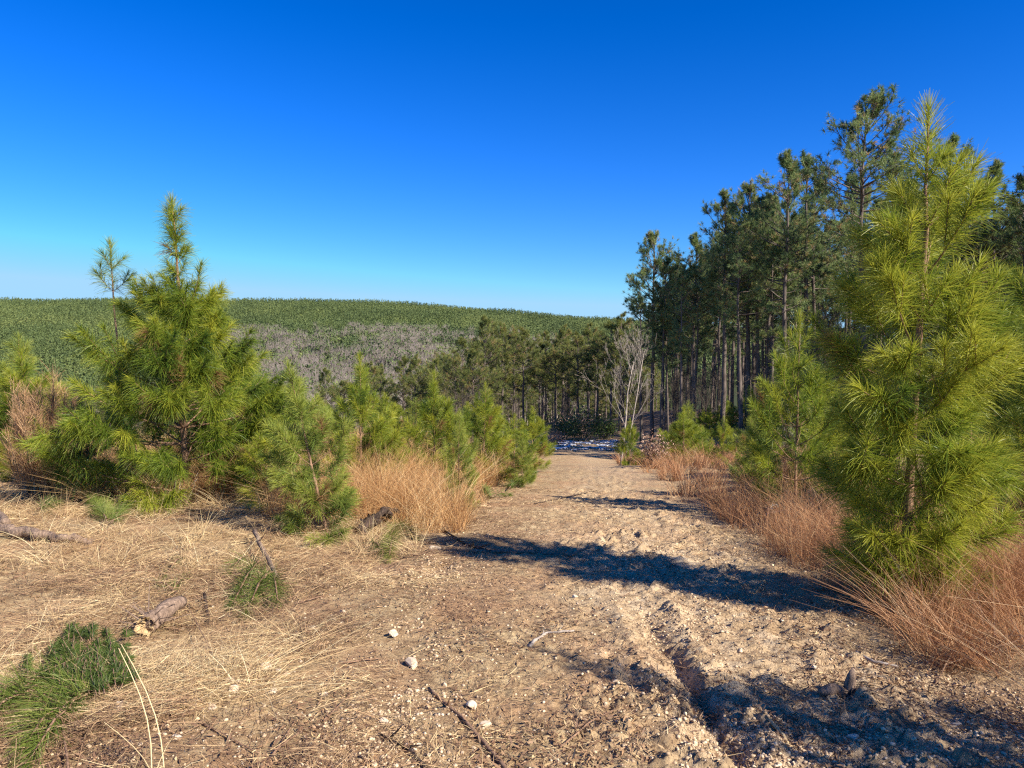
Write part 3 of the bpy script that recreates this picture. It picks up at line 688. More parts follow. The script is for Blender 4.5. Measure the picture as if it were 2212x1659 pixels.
# ------------------------------------------------------------------ wooded hillside (one mass)
def hillside():
    global rng
    rng = np.random.default_rng(900)
    # plantation: planted in rows with jitter
    gx, gy = np.meshgrid(np.arange(-760, 460, 2.5), np.arange(205, 760, 2.5))
    x = gx.ravel()+rng.normal(0, .7, gx.size); y = gy.ravel()+rng.normal(0, .7, gx.size)
    px = 1106+F*x/y
    keep = (px > -330) & (px < 1900) & ~((px > 1450) & (y < 300))
    lowmix = ss(440, 385, y+(fbm(x/40, y/40, 70)-.5)*160+np.interp(px, [0, 450, 600, 1000, 1300], [140, 120, 0, 0, 40]))   # 1 where mixed wood
    keep &= (rng.random(len(x)) > lowmix*.5)
    x = x[keep]; y = y[keep]; lm = lowmix[keep]
    N = len(x); z = hh(x, y, False)
    Ht = rng.uniform(7, 11.5, N)*(1+.1*(rng.random(N) < .06))*(1+.15*lm*rng.normal(0, 1, N)); R = rng.uniform(1.1, 1.55, N)*(1+1.3*lm)
    nb = 34
    big = rng.random(N) < .05*(y < 600)+.10*lm; R = R*np.where(big, 1.7, 1); Ht = Ht*np.where(big, 1.12, 1)
    f = rng.random((N, nb))**.8; f[:, :3] = [.9, .95, 1.]; fz = .2+.8*f
    rr = R[:, None]*np.where(lm[:, None] > .5, np.sqrt(np.clip(1-(2*f-1)**2*.9, .05, 1)), (1-f)**.75+.08)*np.sqrt(rng.uniform(.25, 1, (N, nb)))
    a = rng.uniform(0, 6.283, (N, nb))
    P = np.stack([x[:, None]+rr*np.cos(a), y[:, None]+rr*np.sin(a), z[:, None]+Ht[:, None]*fz], -1)
    tint = np.clip((rng.normal(.5, .17, N)+(fbm(x/28, y/28, 99)-.5)*.9)[:, None]-.10*lm[:, None]-.22*big[:, None]+rng.normal(0, .12, (N, nb)), 0, .93)
    tint = np.where(rng.random(N)[:, None] < .015, 1., tint)
    Pf = P.reshape(-1, 3); D = np.stack([np.cos(a), np.sin(a), np.full(a.shape, 1.1)], -1).reshape(-1, 3)+rng.normal(0, .45, (N*nb, 3))
    D = norm(D); S_ = norm(np.cross(D, rng.normal(size=D.shape)))
    sz = rng.uniform(.26, .56, N*nb)*np.repeat(1+.3*lm, nb)
    V = np.stack([Pf-S_*sz[:, None]*.6, Pf+S_*sz[:, None]*.6, Pf+D*sz[:, None]*1.7], 1)
    mb = MB(); T = np.arange(len(Pf)*3).reshape(-1, 3); mb.add(V, tris=T, tint=np.repeat(tint.ravel(), 3))
    o = mb.obj('hillside_forest', M['forest_hill']); tag(o, 'dense green pine plantation covering the long ridge beyond the valley', 'forest', kind='stuff')
    print('hill trees', N)
    # grey hardwoods on the lower slope
    n0 = 4800
    y = rng.uniform(195, 465, n0); px = rng.uniform(430, 1380, n0); x = (px-1106)/F*y
    wx = x*.8+y*.6+fbm(x/14, y/14, 91)*30; wy = y*.8-x*.6+fbm(x/14+9, y/14, 92)*30
    k = fbm(wx/32, wy/32, 88, 4)+rng.normal(0, .05, n0)+np.interp(px, [430, 560, 1000, 1380], [-.14, .17, .11, -.02])-ss(385, 460, y)*.3 > .5
    x = x[k]; y = y[k]; z = hh(x, y, False); N = len(x); m = 110
    a = rng.uniform(0, 6.283, (N, m)); h0 = rng.uniform(2.5, 8, (N, m)); Ht = rng.uniform(10, 13, N)[:, None]
    P0 = np.stack([x[:, None]+np.cos(a)*.4*h0/4, y[:, None]+np.sin(a)*.4*h0/4, z[:, None]+h0], -1)
    rr = rng.uniform(.6, 3.0, (N, m)); P1 = np.stack([x[:, None]+np.cos(a)*rr, y[:, None]+np.sin(a)*rr, z[:, None]+np.minimum(h0+rng.uniform(2, 5.5, (N, m)), Ht*np.sqrt(1-(rr/4.2)**2))], -1)
    tw = MB(); prisms(tw, P0.reshape(-1, 3), P1.reshape(-1, 3), .035, .022, n=3)
    prisms(tw, np.stack([x, y, z-1], -1), np.stack([x, y, z+8], -1), .16, .07, n=3)
    o = tw.obj('hardwood_belt', M['twig_grey']); tag(o, 'belt of leafless grey hardwoods along the foot of the ridge', 'forest', kind='stuff')
    print('hardwood', N)
hillside()

# ------------------------------------------------------------------ grasses
def clump_grass(name, centres, mat, hgt, nbl, label, spread=.22, wid=.0035, lean=None, kind='stuff', K=3):
    mb = MB(); c = np.asarray(centres); n_ = len(c)
    reps = rng.integers(int(nbl*.6), int(nbl*1.4), n_)
    P = np.repeat(c, reps, 0); N = len(P)
    hs_ = np.repeat(rng.uniform(.65, 1.2, n_), reps); ct = np.repeat(rng.normal(.5, .16, n_), reps)
    dn = np.repeat(rng.normal(0, .25, (n_, 2)), reps, 0)
    P = P.copy(); P[:, :2] += rng.normal(0, .05, (N, 2)); P[:, 2] = hh(P[:, 0], P[:, 1], False)-.02
    D = np.concatenate([rng.normal(0, spread, (N, 2))+dn, np.ones((N, 1))], 1)
    if lean is not None: D[:, :2] += lean
    L = hgt*hs_*rng.uniform(.45, 1.15, N)
    bend = np.concatenate([D[:, :2]*rng.uniform(.2, 1.2, (N, 1)), -rng.uniform(.02, .3, (N, 1))], 1)*L[:, None]
    W = np.maximum(wid, P[:, 1]*.00045)*rng.uniform(.7, 1.3, N)
    ribbons(mb, P, D, L, W, bend, K, np.clip(ct+rng.normal(0, .18, N), 0, 1), taper=.2)
    o = mb.obj(name, M[mat]); tag(o, label, 'grass', kind=kind)
    return o
rng = np.random.default_rng(1000)
def samp(n_, y0, y1, xf0, xf1, p=1.2):
    """points spread between the lines xf0(y)..xf1(y), thinning with distance"""
    u_ = rng.random(n_); y = (y0**(-p)+u_*(y1**(-p)-y0**(-p)))**(-1/p)
    t = rng.random(n_); return xf0(y)+(xf1(y)-xf0(y))*t, y
# right verge
x, y = samp(1500, 2.4, 32, lambda y: road_c(y)+road_hw(y)-.12-.25*ss(6, 14, y), lambda y: road_c(y)+road_hw(y)+2.6+.12*y, .5)
k = fbm(x*.8, y*.8, 120)+.12*(y < 5)+.1*(x < road_c(y)+road_hw(y)+.8) > .44; x, y = x[k], y[k]
clump_grass('russet_grass', np.stack([x, y, x*0], -1), 'broom_r', .64, 44, 'tall russet and brown dry grass along the right verge of the track', wid=.0032)
# left verge
x, y = samp(1900, 8.2, 30, lambda y: road_c(y)-road_hw(y)-.9-.85*(y-4), lambda y: road_c(y)-road_hw(y)-.1, .6)
k = (fbm(x*.7, y*.7, 130)+.1*ss(0, 4, road_c(y)-x-2) > .4) & ((x/y > -.33) | (y > 9.6)); x, y = x[k], y[k]
clump_grass('orange_grass', np.stack([x, y, x*0], -1), 'broom', .82, 50, 'tall orange dry grass between the pine saplings left of the track', wid=.0035)
# lower, bleached grass: fringe before the left verge and arching tussocks
x, y = samp(420, 5.0, 11, lambda y: -.62*y-1.5, lambda y: road_c(y)-road_hw(y)-.35+0*y, .3)
k = (fbm(x*1.1, y*1.1, 140) > .45) & (y > 5.9+.9*vn(x*1.2, x*0, 4)); x, y = x[k], y[k]
clump_grass('bleached_grass', np.stack([x, y, x*0], -1), 'straw', .34, 40, 'low bleached grass tussocks in front of the left-hand pines', spread=.6, wid=.0032)

x, y = samp(750, 2.6, 8.4, lambda y: -.78*y-.5, lambda y: -.9+0*y, .6)
k = fbm(x*1.3, y*1.3, 145) > .5; x, y = x[k], y[k]
clump_grass('crushed_grass', np.stack([x, y, x*0], -1), 'straw', .25, 36, 'crushed straw-yellow tussocks lying about the clearing on the left', spread=1.3, wid=.003)
# flattened straw
def straw():
    mb = MB(); N0 = 400000
    x, y = samp(N0, 2.0, 14, lambda y: -.9*y-.9, lambda y: road_c(y)+road_hw(y)+.9, 1.1)
    d = x-road_c(y)
    dens = np.clip(ss(-.5, -2.4, d)*1.0+.10+.35*ss(5, 11, y)+.9*ss(1.2, 1.8, d)*.6, 0, 1)*(.12+1.3*ss(.36, .6, fbm(x*1.7, y*1.7, 150)))
    dens *= .8
    dens *= 1-.75*ss(3.9, 2.9, y)*ss(-3.2, -.6, d)
    dens *= 1-.55*np.exp(-((x+.35)/.75)**2-((y-4.0)/1.6)**2)
    k = rng.random(N0) < dens; x, y = x[k], y[k]; N = len(x); d = d[k]
    z = hh(x, y, True)
    flow = fbm(x*1.1, y*1.1, 160, 2)*16+rng.normal(0, .85, N)
    D = np.stack([np.cos(flow), np.sin(flow), rng.normal(.05, .16, N)+.3*(rng.random(N) < .1)], -1)
    long_ = ss(-1.0, -2.6, d)
    L = rng.uniform(.03, .12, N)*(1+1.8*long_*rng.random(N)**2)
    W = np.maximum(.0022, y*.0005)*rng.uniform(.6, 1.6, N)
    lift = rng.random(N)**2*.07*(.3+long_)
    P = np.stack([x, y, z+.004+lift], -1)-D*L[:, None]*.5; P[:, 2] = np.maximum(P[:, 2], hh(P[:, 0], P[:, 1], True)+.003)
    bend = np.concatenate([rng.normal(0, .18, (N, 2)), rng.normal(-.02, .05, (N, 1))], 1)*L[:, None]
    side = norm(np.cross(norm(D), np.array([0, 0, 1.])+rng.normal(0, .5, (N, 3))))
    tn = np.clip(.37+(fbm(x*1.0, y*1.0, 170)-.5)*.9+rng.normal(0, .2, N)-.12*(1-long_), 0, 1)
    ribbons(mb, P, D, L, W, bend, 2, tn, taper=.6, side=side)
    x, y = samp(90000, 2.0, 11, lambda y: -.74*y-.4, lambda y: road_c(y)+road_hw(y)+.8, 1.1)
    k = rng.random(len(x)) < .15+.85*ss(.42, .6, fbm(x*2.2, y*2.2, 155)); x, y = x[k], y[k]; n2 = len(x)
    P = np.stack([x, y, hh(x, y, True)+.004+.012*rng.random(n2)], -1); a = rng.uniform(0, 6.28, n2)
    D = np.stack([np.cos(a), np.sin(a), rng.normal(.1, .3, n2)], -1); L = rng.uniform(.012, .045, n2); W = rng.uniform(.003, .012, n2)
    ribbons(mb, P, D, L, W, rng.normal(0, .006, (n2, 3)), 2, np.clip(rng.normal(.12, .18, n2), 0, 1), side=norm(np.cross(norm(D), np.array([0, 0, 1.])+rng.normal(0, .6, (n2, 3)))), wprof=[.4, 1, .3])
    o = mb.obj('straw', M['straw']); tag(o, 'flattened straw and dry stalks strewn over the clearing and track', 'straw', kind='stuff')
    print('straw', N)
straw()

# soil clods and pebbles
ICO_V = None
def rockshape(seed, n_sub=1):
    import bmesh
    bm = bmesh.new(); bmesh.ops.create_icosphere(bm, subdivisions=n_sub, radius=1)
    v = np.array([p.co[:] for p in bm.verts]); f = np.array([[q.index for q in fc.verts] for fc in bm.faces]); bm.free()
    r = np.random.default_rng(seed); v = v*r.uniform(.62, 1.15, (len(v), 1))*np.array([1, r.uniform(.65, 1), r.uniform(.45, .8)])
    return v, f
SHP = [rockshape(i) for i in range(6)]
def scatter_rocks(mb, x, y, s, tint, sink=.2):
    z = hh(x, y, True)
    for k in range(6):
        v, f = SHP[k]; ii = np.arange(k, len(x), 6)
        if not len(ii): continue
        a = rng.uniform(0, 6.28, len(ii)); ca, sa = np.cos(a), np.sin(a)
        vx = v[None, :, 0]*ca[:, None]-v[None, :, 1]*sa[:, None]; vy = v[None, :, 0]*sa[:, None]+v[None, :, 1]*ca[:, None]
        V = np.stack([vx, vy, np.repeat(v[None, :, 2], len(ii), 0)], -1)*s[ii][:, None, None]
        V += np.stack([x[ii], y[ii], z[ii]+s[ii]*sink], -1)[:, None]
        T = (np.arange(len(ii))*len(v))[:, None, None]+f[None]
        mb.add(V, tris=T, tint=np.repeat(tint[ii], len(v)))
def clods():
    N0 = 230000
    x, y = samp(N0, 2.2, 12, lambda y: -.7*y-.5, lambda y: road_c(y)+road_hw(y)+.4, 1.3)
    r1, r2, e1 = ruts(x, y); d = x-road_c(y)
    p = np.clip(.05+.9*np.exp(-((d-.15)/.35)**2)*np.clip(r1+e1+.25, 0, 1)+.75*np.exp(-((d+1.6)/.28)**2)*vn(y*1.1, y*0+9, 9)+.6*ss(-.6, .3, d)*ss(1.9, 1.3, d)*vn(x*3, y*3, 180), 0, 1)
    p *= .15+1.1*ss(.4, .6, fbm(x*3, y*3, 190))
    k = rng.random(N0) < p; x, y = x[k], y[k]
    s = (.003+.012*rng.random(len(x))**3.5)*np.where(y > 6, 1.2, 1)
    mb = MB(); scatter_rocks(mb, x, y, s, rng.random(len(x)))
    o = mb.obj('soil_clods', M['clod']); tag(o, 'crumbly clods of dry soil churned up along the wheel ruts', 'soil', kind='stuff')
    x, y = samp(2200, 2.3, 10, lambda y: -.5*y, lambda y: road_c(y)+1.2, 1.0)
    k = fbm(x*1.2, y*1.2, 200)+.25*np.exp(-((x+1.0)/.8)**2-((y-3.6)/.9)**2) > .5; x, y = x[k], y[k]
    mb = MB(); scatter_rocks(mb, x, y, .004+.011*rng.random(len(x))**3, rng.random(len(x)))
    o = mb.obj('pebbles', M['stone']); tag(o, 'small pale pebbles scattered over the bare soil', 'pebbles', kind='stuff')
    print('clods', len(s))
clods()

# single stones (picture position, size in picture px)
def stone(px, py, wpx, seed, label, group=None):
    import bmesh
    g = G(px, py); s = wpx/F*g.y*.5
    bm = bmesh.new(); bmesh.ops.create_icosphere(bm, subdivisions=3, radius=1)
    r = random.Random(seed)
    planes = [Vector((r.gauss(0, 1), r.gauss(0, 1), r.gauss(.3, 1))).normalized() for _ in range(9)]
    ds = [r.uniform(.42, .75) for _ in planes]
    sx, sy, sz = 1, r.uniform(.6, .9), r.uniform(.45, .7)
    for v in bm.verts:
        for pl_, dd in zip(planes, ds):
            e = v.co.dot(pl_)-dd
            if e > 0: v.co -= pl_*e
        v.co = Vector((v.co.x*sx, v.co.y*sy, v.co.z*sz))*s*1.25
    me = bpy.data.meshes.new('stone'); bm.to_mesh(me); bm.free(); me.materials.append(M['stone'])
    a = me.attributes.new('tint', 'FLOAT', 'POINT'); tv = r.uniform(.3, .85); a.data.foreach_set('value', [tv]*len(me.vertices))
    o = bpy.data.objects.new('stone', me); COL.objects.link(o)
    o.location = (g.x, g.y, h1(g.x, g.y, True)+s*.28); o.rotation_euler = (r.uniform(-.2, .2), r.uniform(-.2, .2), r.uniform(0, 6.28))
    tag(o, label, 'stone', group)
    return o
for a in [(940, 1188, 24, 1, 'white stone lying alone where the straw meets the track'), (1022, 1530, 30, 2, 'rounded pale stone beside the long stick, upper one of the pair'),
          (1047, 1574, 32, 3, 'largest pale stone, upright beside the long stick at the bottom'), (572, 1449, 26, 4, 'squarish white stone among the pebble patch'), (676, 1360, 20, 5, 'cream stone above the pebble patch by the straw'),
          (892, 1437, 38, 6, 'flat buff stone in the left wheel rut'), (850, 1372, 34, 7, 'flat tan stone at the head of the left wheel rut'), (1243, 1293, 14, 8, 'tiny white stone alone in mid track'),
          (255, 1538, 62, 9, 'large flat tan rock beside the cut pine bough'), (200, 1545, 40, 10, 'smaller tan rock left of the large flat rock')]: stone(*a)
for i, (px, py, s) in enumerate([(545, 1420, 20), (578, 1417, 20), (602, 1455, 15), (620, 1461, 14), (497, 1473, 20), (515, 1478, 16), (505, 1492, 26), (590, 1496, 18), (430, 1445, 22), (740, 1325, 16), (720, 1340, 14), (655, 1390, 16), (1105, 1275, 12),
    (700, 1500, 16), (790, 1655, 18), (1600, 1408, 14), (480, 1405, 14), (640, 1372, 12), (460, 1530, 20), (735, 1350, 14), (960, 1480, 14), (1180, 1500, 13), (1330, 1475, 16), (1760, 1450, 18), (1840, 1600, 26), (2065, 1560, 22), (1690, 1345, 12), (830, 1560, 22), (905, 1610, 14), (385, 1595, 22)]):
    stone(px, py, s, 50+i, 'small pale stone loose on the bare soil, one of many alike', 'small pale stones on the soil')

# ------------------------------------------------------------------ sticks, logs, cut boughs
def stick(name, pts, r0, r1, mat, label, cat, up=.012, n=7, group=None, twigs=0, seed=0, jag=.1):
    """pts: list of (px, py[, lift])"""
    global rng
    rng = np.random.default_rng(seed+5000)
    P = [];
    for p in pts:
        g = G(p[0], p[1], p[2] if len(p) > 2 else 0)
        P.append([g.x, g.y, (g.z if len(p) > 2 and p[2] > 0 else h1(g.x, g.y, True))+up])
    P = np.array(P); t = np.linspace(0, len(P)-1, max(8, (9 if r0 > .03 else 4)*len(P))); Q = np.stack([np.interp(t, range(len(P)), P[:, k]) for k in range(3)], -1)
    base = Q[0].copy(); Q = Q-base; Q += rng.normal(0, r0*jag*2, Q.shape); 
    rad = np.linspace(r0, r1, len(Q))*rng.uniform(1-jag, 1+jag, len(Q))
    mb = MB(); tube(mb, Q, rad, n, rough=.14 if r0 > .012 else 0)
    S0, S1 = [], []
    for k in range(twigs):
        i_ = rng.integers(1, len(Q)-1); d = norm(Q[min(i_+1, len(Q)-1)]-Q[i_]); dd = norm(d+norm(np.cross(d, rng.normal(size=3)))*.8+np.array([0, 0, .15])); L = rng.uniform(.05, .2)
        S0.append(Q[i_]); S1.append(Q[i_]+dd*L)
    if S0: prisms(mb, S0, S1, max(r1*.8, .002), .001, n=4)
    o = mb.obj(name, M[mat], smooth=True); o.location = base; tag(o, label, cat, group)
    return o
stick('log', [(-60, 1142, .07), (20, 1148, .07), (110, 1160, .05), (200, 1172, .02)], .062, .028, 'bark_log', 'thick brown fallen log entering from the left edge above the straw', 'log', n=12, twigs=5, seed=1)
stick('log', [(-30, 1085, .1), (15, 1130, .1)], .05, .04, 'bark_log', 'short upright brown log end at the left edge, crossing behind the fallen log', 'log', n=10, seed=2)
stick('stick', [(550, 1150, .13), (570, 1195, .1), (598, 1250, .05)], .022, .018, 'bark_log', 'snapped brown stem leaning in the straw above the cut green tuft', 'stick', n=8, twigs=4, seed=3)
stick('stick', [(442, 1285, .06), (450, 1350, .0)], .011, .012, 'bark_burnt', 'short dark upright stick stub in the straw', 'stick', seed=4)
stick('stick', [(925, 1490), (1000, 1560), (1060, 1625), (1100, 1670)], .008, .011, 'bark_young', 'long thin stick crossing the left wheel rut at the bottom', 'stick', seed=5, twigs=3)
stick('stick', [(820, 1585), (880, 1620), (920, 1665)], .006, .01, 'bark_burnt', 'short dark stick at the bottom left of the long stick', 'stick', seed=6, twigs=3)
stick('stick', [(1145, 1400), (1175, 1372), (1240, 1370)], .012, .006, 'bark_pale', 'bent pale root lying across the middle of the track', 'stick', seed=7, twigs=4)
stick('stick', [(1020, 1195), (1130, 1196), (1230, 1203), (1270, 1185, .05)], .016, .010, 'bark_log', 'dark branch lying across the track in the upper shadow', 'branch', seed=8, twigs=8)
stick('stick', [(960, 1150), (1010, 1180), (1060, 1196)], .01, .014, 'bark_burnt', 'dark branch end lying at the left edge of the track', 'branch', seed=9, twigs=8)
stick('stick', [(1850, 1413), (1885, 1432), (1940, 1440)], .011, .007, 'bark_pale', 'curved pale stick lying on sunny soil below the tallest young pine', 'stick', seed=10)
stick('stick', [(1650, 1560), (1690, 1600), (1705, 1615)], .01, .006, 'wood_torn', 'split pale piece of wood beside the right wheel rut', 'stick', seed=11)
stick('stick', [(1155, 1090), (1290, 1062)], .008, .006, 'bark_burnt', 'thin dark stick far up the track', 'stick', seed=12, twigs=3)
stick('root', [(782, 1150, .02), (796, 1128, .12), (826, 1112, .2), (856, 1108, .16)], .045, .028, 'bark_burnt', 'blackened torn root poking from the grass beside the leaning pine', 'root', n=9, twigs=9, seed=13, jag=.25)
stick('stick', [(400, 1300, .02), (470, 1440, .02)], .004, .003, 'bark_young', 'thin twig lying from the pale-ended stump toward the pebbles', 'twig', seed=14)
TWL = ['thin twig in front of the cut juniper top, left edge', 'slender pale twig propped in the straw under the wide bushy pine', 'thin twig between the white stones and the left wheel rut', 'thin dark twig near the bottom left of the stalks', 'thin twig in the soil left of the flat buff stone', 'long thin twig right of the bent stalks', 'thin leaning twig in the straw above the snapped torn log', 'thin twig lying on the straw below the fallen log', 'thin brown twig right of the cut green tuft', 'short thin twig on sunny soil left of the right wheel rut', 'thin twig on the bottom edge of the middle track', 'thin upright twig in the shaded grass edge below the tallest young pine']
for i, pts in enumerate([[(150, 1700, .0), (120, 1440, .1)], [(255, 1030, .3), (165, 1100, .05)], [(700, 1560), (760, 1500)], [(590, 1640), (640, 1560)], [(740, 1440), (820, 1425)], [(430, 1560), (560, 1640)], [(300, 1160, .05), (270, 1210, .02)], [(30, 1250), (160, 1215)], [(640, 1310), (700, 1290)], [(1500, 1440), (1530, 1480)], [(1210, 1620), (1290, 1560)], [(2090, 1350, .1), (2020, 1480)]]):
    stick('twig', pts, .0055, .003, 'bark_young', TWL[i], 'twig', seed=20+i, twigs=3, group='loose thin twigs on the ground')

def brush(label, px, py, n_, L, seed, mat='twig_grey', lean=0.):
    """a dead leafless branch lying with its twigs up"""
    global rng
    rng = np.random.default_rng(seed); g = G(px, py); S0, S1, r0, r1 = [], [], [], []
    A = np.array([0, 0, .02]); ax = norm(np.array([1., .2, .25+lean])*rng.choice([-1, 1]) if seed % 2 else np.array([.9, -.2, .3+lean]))
    pts = A+ax*np.linspace(0, L, 8)[:, None]+np.cumsum(rng.normal(0, .015, (8, 3)), 0)
    for k in range(7): S0.append(pts[k]); S1.append(pts[k+1]); r0.append(.011-.001*k); r1.append(.010-.001*k)
    for i in range(n_):
        k = rng.integers(1, 7); d = norm(ax*.6+rng.normal(0, .6, 3)+[0, 0, .35]); l = L*rng.uniform(.2, .5); P = pts[k]
        for j in range(3):
            Q = P+d*l/3; S0.append(P); S1.append(Q); r0.append(.005-.001*j); r1.append(.004-.001*j)
            if rng.random() < .6: e = norm(d+rng.normal(0, .6, 3)); S0.append(Q); S1.append(Q+e*l*.3); r0.append(.0028); r1.append(.0015)
            P = Q; d = norm(d+rng.normal(0, .15, 3))
    mb = MB(); prisms(mb, S0, S1, r0, r1, n=4); o = mb.obj('dead_branch', M[mat]); o.location = g; tag(o, label, 'branch')
brush('grey leafless branch lying in the shade under the wide bushy pine', 470, 1085, 12, .8, 501)
brush('second bare branch sprawling left of it, below the low pine spray', 330, 1090, 10, .7, 502)
brush('bare brown branch in the straw above the fallen log at the left edge', 90, 1050, 10, .8, 503, 'bark_young')
brush('thin dead branch sticking out of the straw near the leaning pine', 640, 1125, 10, .5, 504, 'twig_dark', .5)
brush('brown dead branch on the soil edge under the right-hand grass', 1660, 1160, 10, .5, 506, 'bark_young')
brush('dead branch lying near the right edge below the tall brown grass', 2050, 1440, 12, .6, 508, 'bark_young')
# pale-ended stump of a pushed-over stem
def stump():
    global rng
    rng = np.random.default_rng(71)
    g = G(318, 1375); g.z += .02; root = empty('stump', g, 'snapped log with pale torn wood facing the camera, lying in the straw', 'log')
    mb = MB(); P = np.array([[0, 0, .06], [.02, .12, .075], [.035, .25, .09], [.05, .4, .08]]); P = np.stack([np.interp(np.linspace(0, 3, 14), range(4), P[:, k]) for k in range(3)], -1); tube(mb, P, np.interp(np.linspace(0, 3, 14), range(4), [.066, .06, .055, .04]), 16, rough=.13)
    mb.obj('bark', M['bark_log'], root, smooth=True)
    mb = MB(); a = np.linspace(0, 2*np.pi, 19)[:-1]; r = .064*rng.uniform(.85, 1.15, 18)
    V = [[math.cos(t)*q, -.012+rng.uniform(-.03, .01), .06+math.sin(t)*q] for t, q in zip(a, r)]+[[0, .012, .06]]+[[math.cos(t)*q*.5, rng.uniform(-.02, .03), .06+math.sin(t)*q*.5] for t, q in zip(a, r)]
    T = []
    for i in range(18):
        j = (i+1) % 18; T += [(i, j, 19+i), (j, 19+j, 19+i), (19+i, 19+j, 18)]
    mb.add(V, tris=T)
    n_ = 50; t = rng.uniform(0, 6.28, n_); q = .062*np.sqrt(rng.random(n_))
    ribbons(mb, np.stack([np.cos(t)*q, np.full(n_, .02), .06+np.sin(t)*q], -1), np.stack([np.cos(t)*.4, -np.ones(n_), np.sin(t)*.4-.1], -1), rng.uniform(.03, .09, n_), .012, None, 1, taper=.2)
    mb.obj('torn_wood', M['wood_torn'], root)
    mb = MB(); n_ = 16; t = rng.uniform(0, 6.28, n_)
    A = np.array([0, .05, .06])+rng.normal(0, .03, (n_, 3)); B_ = A+np.stack([np.cos(t)*.22, rng.uniform(-.1, .15, n_), np.abs(np.sin(t))*.2-.03], -1)
    prisms(mb, A, B_, .006, .002, n=5); mb.obj('splinters', M['bark_log'], root)
    return root
stump()
def small_stump():
    global rng
    rng = np.random.default_rng(72)
    g = G(1835, 1500); root = empty('stump', g, 'small splintered brown stump sticking out of the shaded track at lower right', 'stump')
    mb = MB(); tube(mb, [[0, 0, -.03], [0, 0, .05], [.01, 0, .1], [.015, .0, .14]], [.035, .03, .022, .006], 8)
    tube(mb, [[-.02, 0, .0], [-.1, -.02, .035], [-.17, -.04, .03]], [.035, .034, .02], 8)
    mb.obj('wood', M['bark_log'], root)
    mb = MB(); n_ = 60; t = rng.uniform(0, 6.28, n_)
    ribbons(mb, rng.normal(0, .03, (n_, 3))*[1, 1, .2]+[0, 0, .03], np.stack([np.cos(t), np.sin(t), rng.uniform(-.1, .5, n_)], -1), rng.uniform(.08, .25, n_), .004, np.array([[0, 0, -.05]])*np.ones((n_, 1)), 2)
    mb.obj('roots', M['twig_dark'], root)
small_stump()

def bough(label, pts_list, nl, seed, lift=.08, per_m=700, nw=.003, tt=.5, mat='needle_cut', name='pine_bough', group=None, stem=.008, extra_up=0.):
    """shoots drawn between picture points lying on (or just above) the ground"""
    global rng
    rng = np.random.default_rng(seed)
    g0 = G(*pts_list[0][0]); root = empty(name, g0, label, 'pine bough', group)
    nd = MB(); st = MB(); o0 = np.array(g0); S0, S1 = [], []
    for A, C_ in pts_list:
        a = np.array(G(A[0], A[1], lift)); c = np.array(G(C_[0], C_[1], lift*.5)); m = (a+c)/2+np.array([0, 0, .04+extra_up])
        a -= o0; c -= o0; m -= o0
        shoot_needles(nd, a, m, c, per_m, nl, nw, 40, np.clip(tt+rng.normal(0, .12), 0, 1), 2, droop=.15, span=(.1, 1))
        S0 += [a, m]; S1 += [m, c]
    prisms(st, S0, S1, stem, stem*.6, n=6); st.obj('stem', M['bark_young'], root); nd.obj('needles', M[mat], root)
    return root
def spray(x0, y0, x1, y1, n_, sx, sy, seed):
    r = random.Random(seed); o = []
    for i in range(n_):
        t = r.random(); ax = x0+(x1-x0)*t*.55+r.gauss(0, sx); ay = y0+(y1-y0)*t*.55+r.gauss(0, sy); k = r.uniform(.45, .7)
        o.append(((ax, ay), (ax+(x1-x0)*k+r.gauss(0, sx*1.3), ay+(y1-y0)*k+r.gauss(0, sy))))
    return o
bough('large cut pine bough with bright green needles lying at the lower left corner', spray(215, 1455, 40, 1600, 15, 22, 14, 1)+spray(150, 1420, -30, 1560, 8, 22, 14, 2), .17, 81, .09, 480, .0034, .6, stem=.006)
r__ = random.Random(12); JL = []
for i in range(95):
    ax = r__.gauss(180, 48); ay = max(1385, 1515-abs(r__.gauss(0, 62))-abs(ax-180)*.25); JL.append(((ax, ay), (ax+r__.uniform(-34, 34), ay-r__.uniform(8, 40))))
bough('dark brushy juniper top lying in the straw above the cut pine bough', [((225, 1500), (200, 1400))]+JL, .05, 82, .10, 650, .0034, .12, 'needle_cut', 'juniper_top', extra_up=.03, stem=.003)
bough('broken pine tuft hanging below the snapped brown stem', [((560, 1210), (505, 1300)), ((580, 1230), (535, 1320)), ((590, 1240), (600, 1300)), ((590, 1235), (560, 1270)), ((540, 1200), (500, 1230))], .17, 83, .1, 500, .003, .5)
bough('small green pine tuft in the straw right of the black root', [((860, 1130), (830, 1190)), ((850, 1160), (840, 1205)), ((860, 1130), (900, 1160)), ((800, 1170), (830, 1195))], .15, 84, .08, 600, .003, .4)
bough('low pine spray under the wide bushy pine', [((230, 1130), (230, 1060)), ((240, 1130), (280, 1085)), ((230, 1120), (190, 1070))], .16, 85, .1, 500, .003, .55)
bough('pine spray at the left edge of the straw', [((90, 1060), (70, 1030)), ((95, 1060), (130, 1040)), ((80, 1100), (130, 1085))], .16, 86, .1, 400, .003, .45)
bough('small pine spray on the grass edge beside the far track', [((1060, 1075), (1040, 1050)), ((1065, 1070), (1100, 1068)), ((1100, 1055), (1120, 1035))], .15, 87, .06, 300, .004, .45)
bough('green needle scraps on straw left of the cut stump', [((400, 1200), (360, 1240)), ((330, 1255), (390, 1290)), ((370, 1280), (410, 1240))], .1, 88, .03, 200, .003, .4)

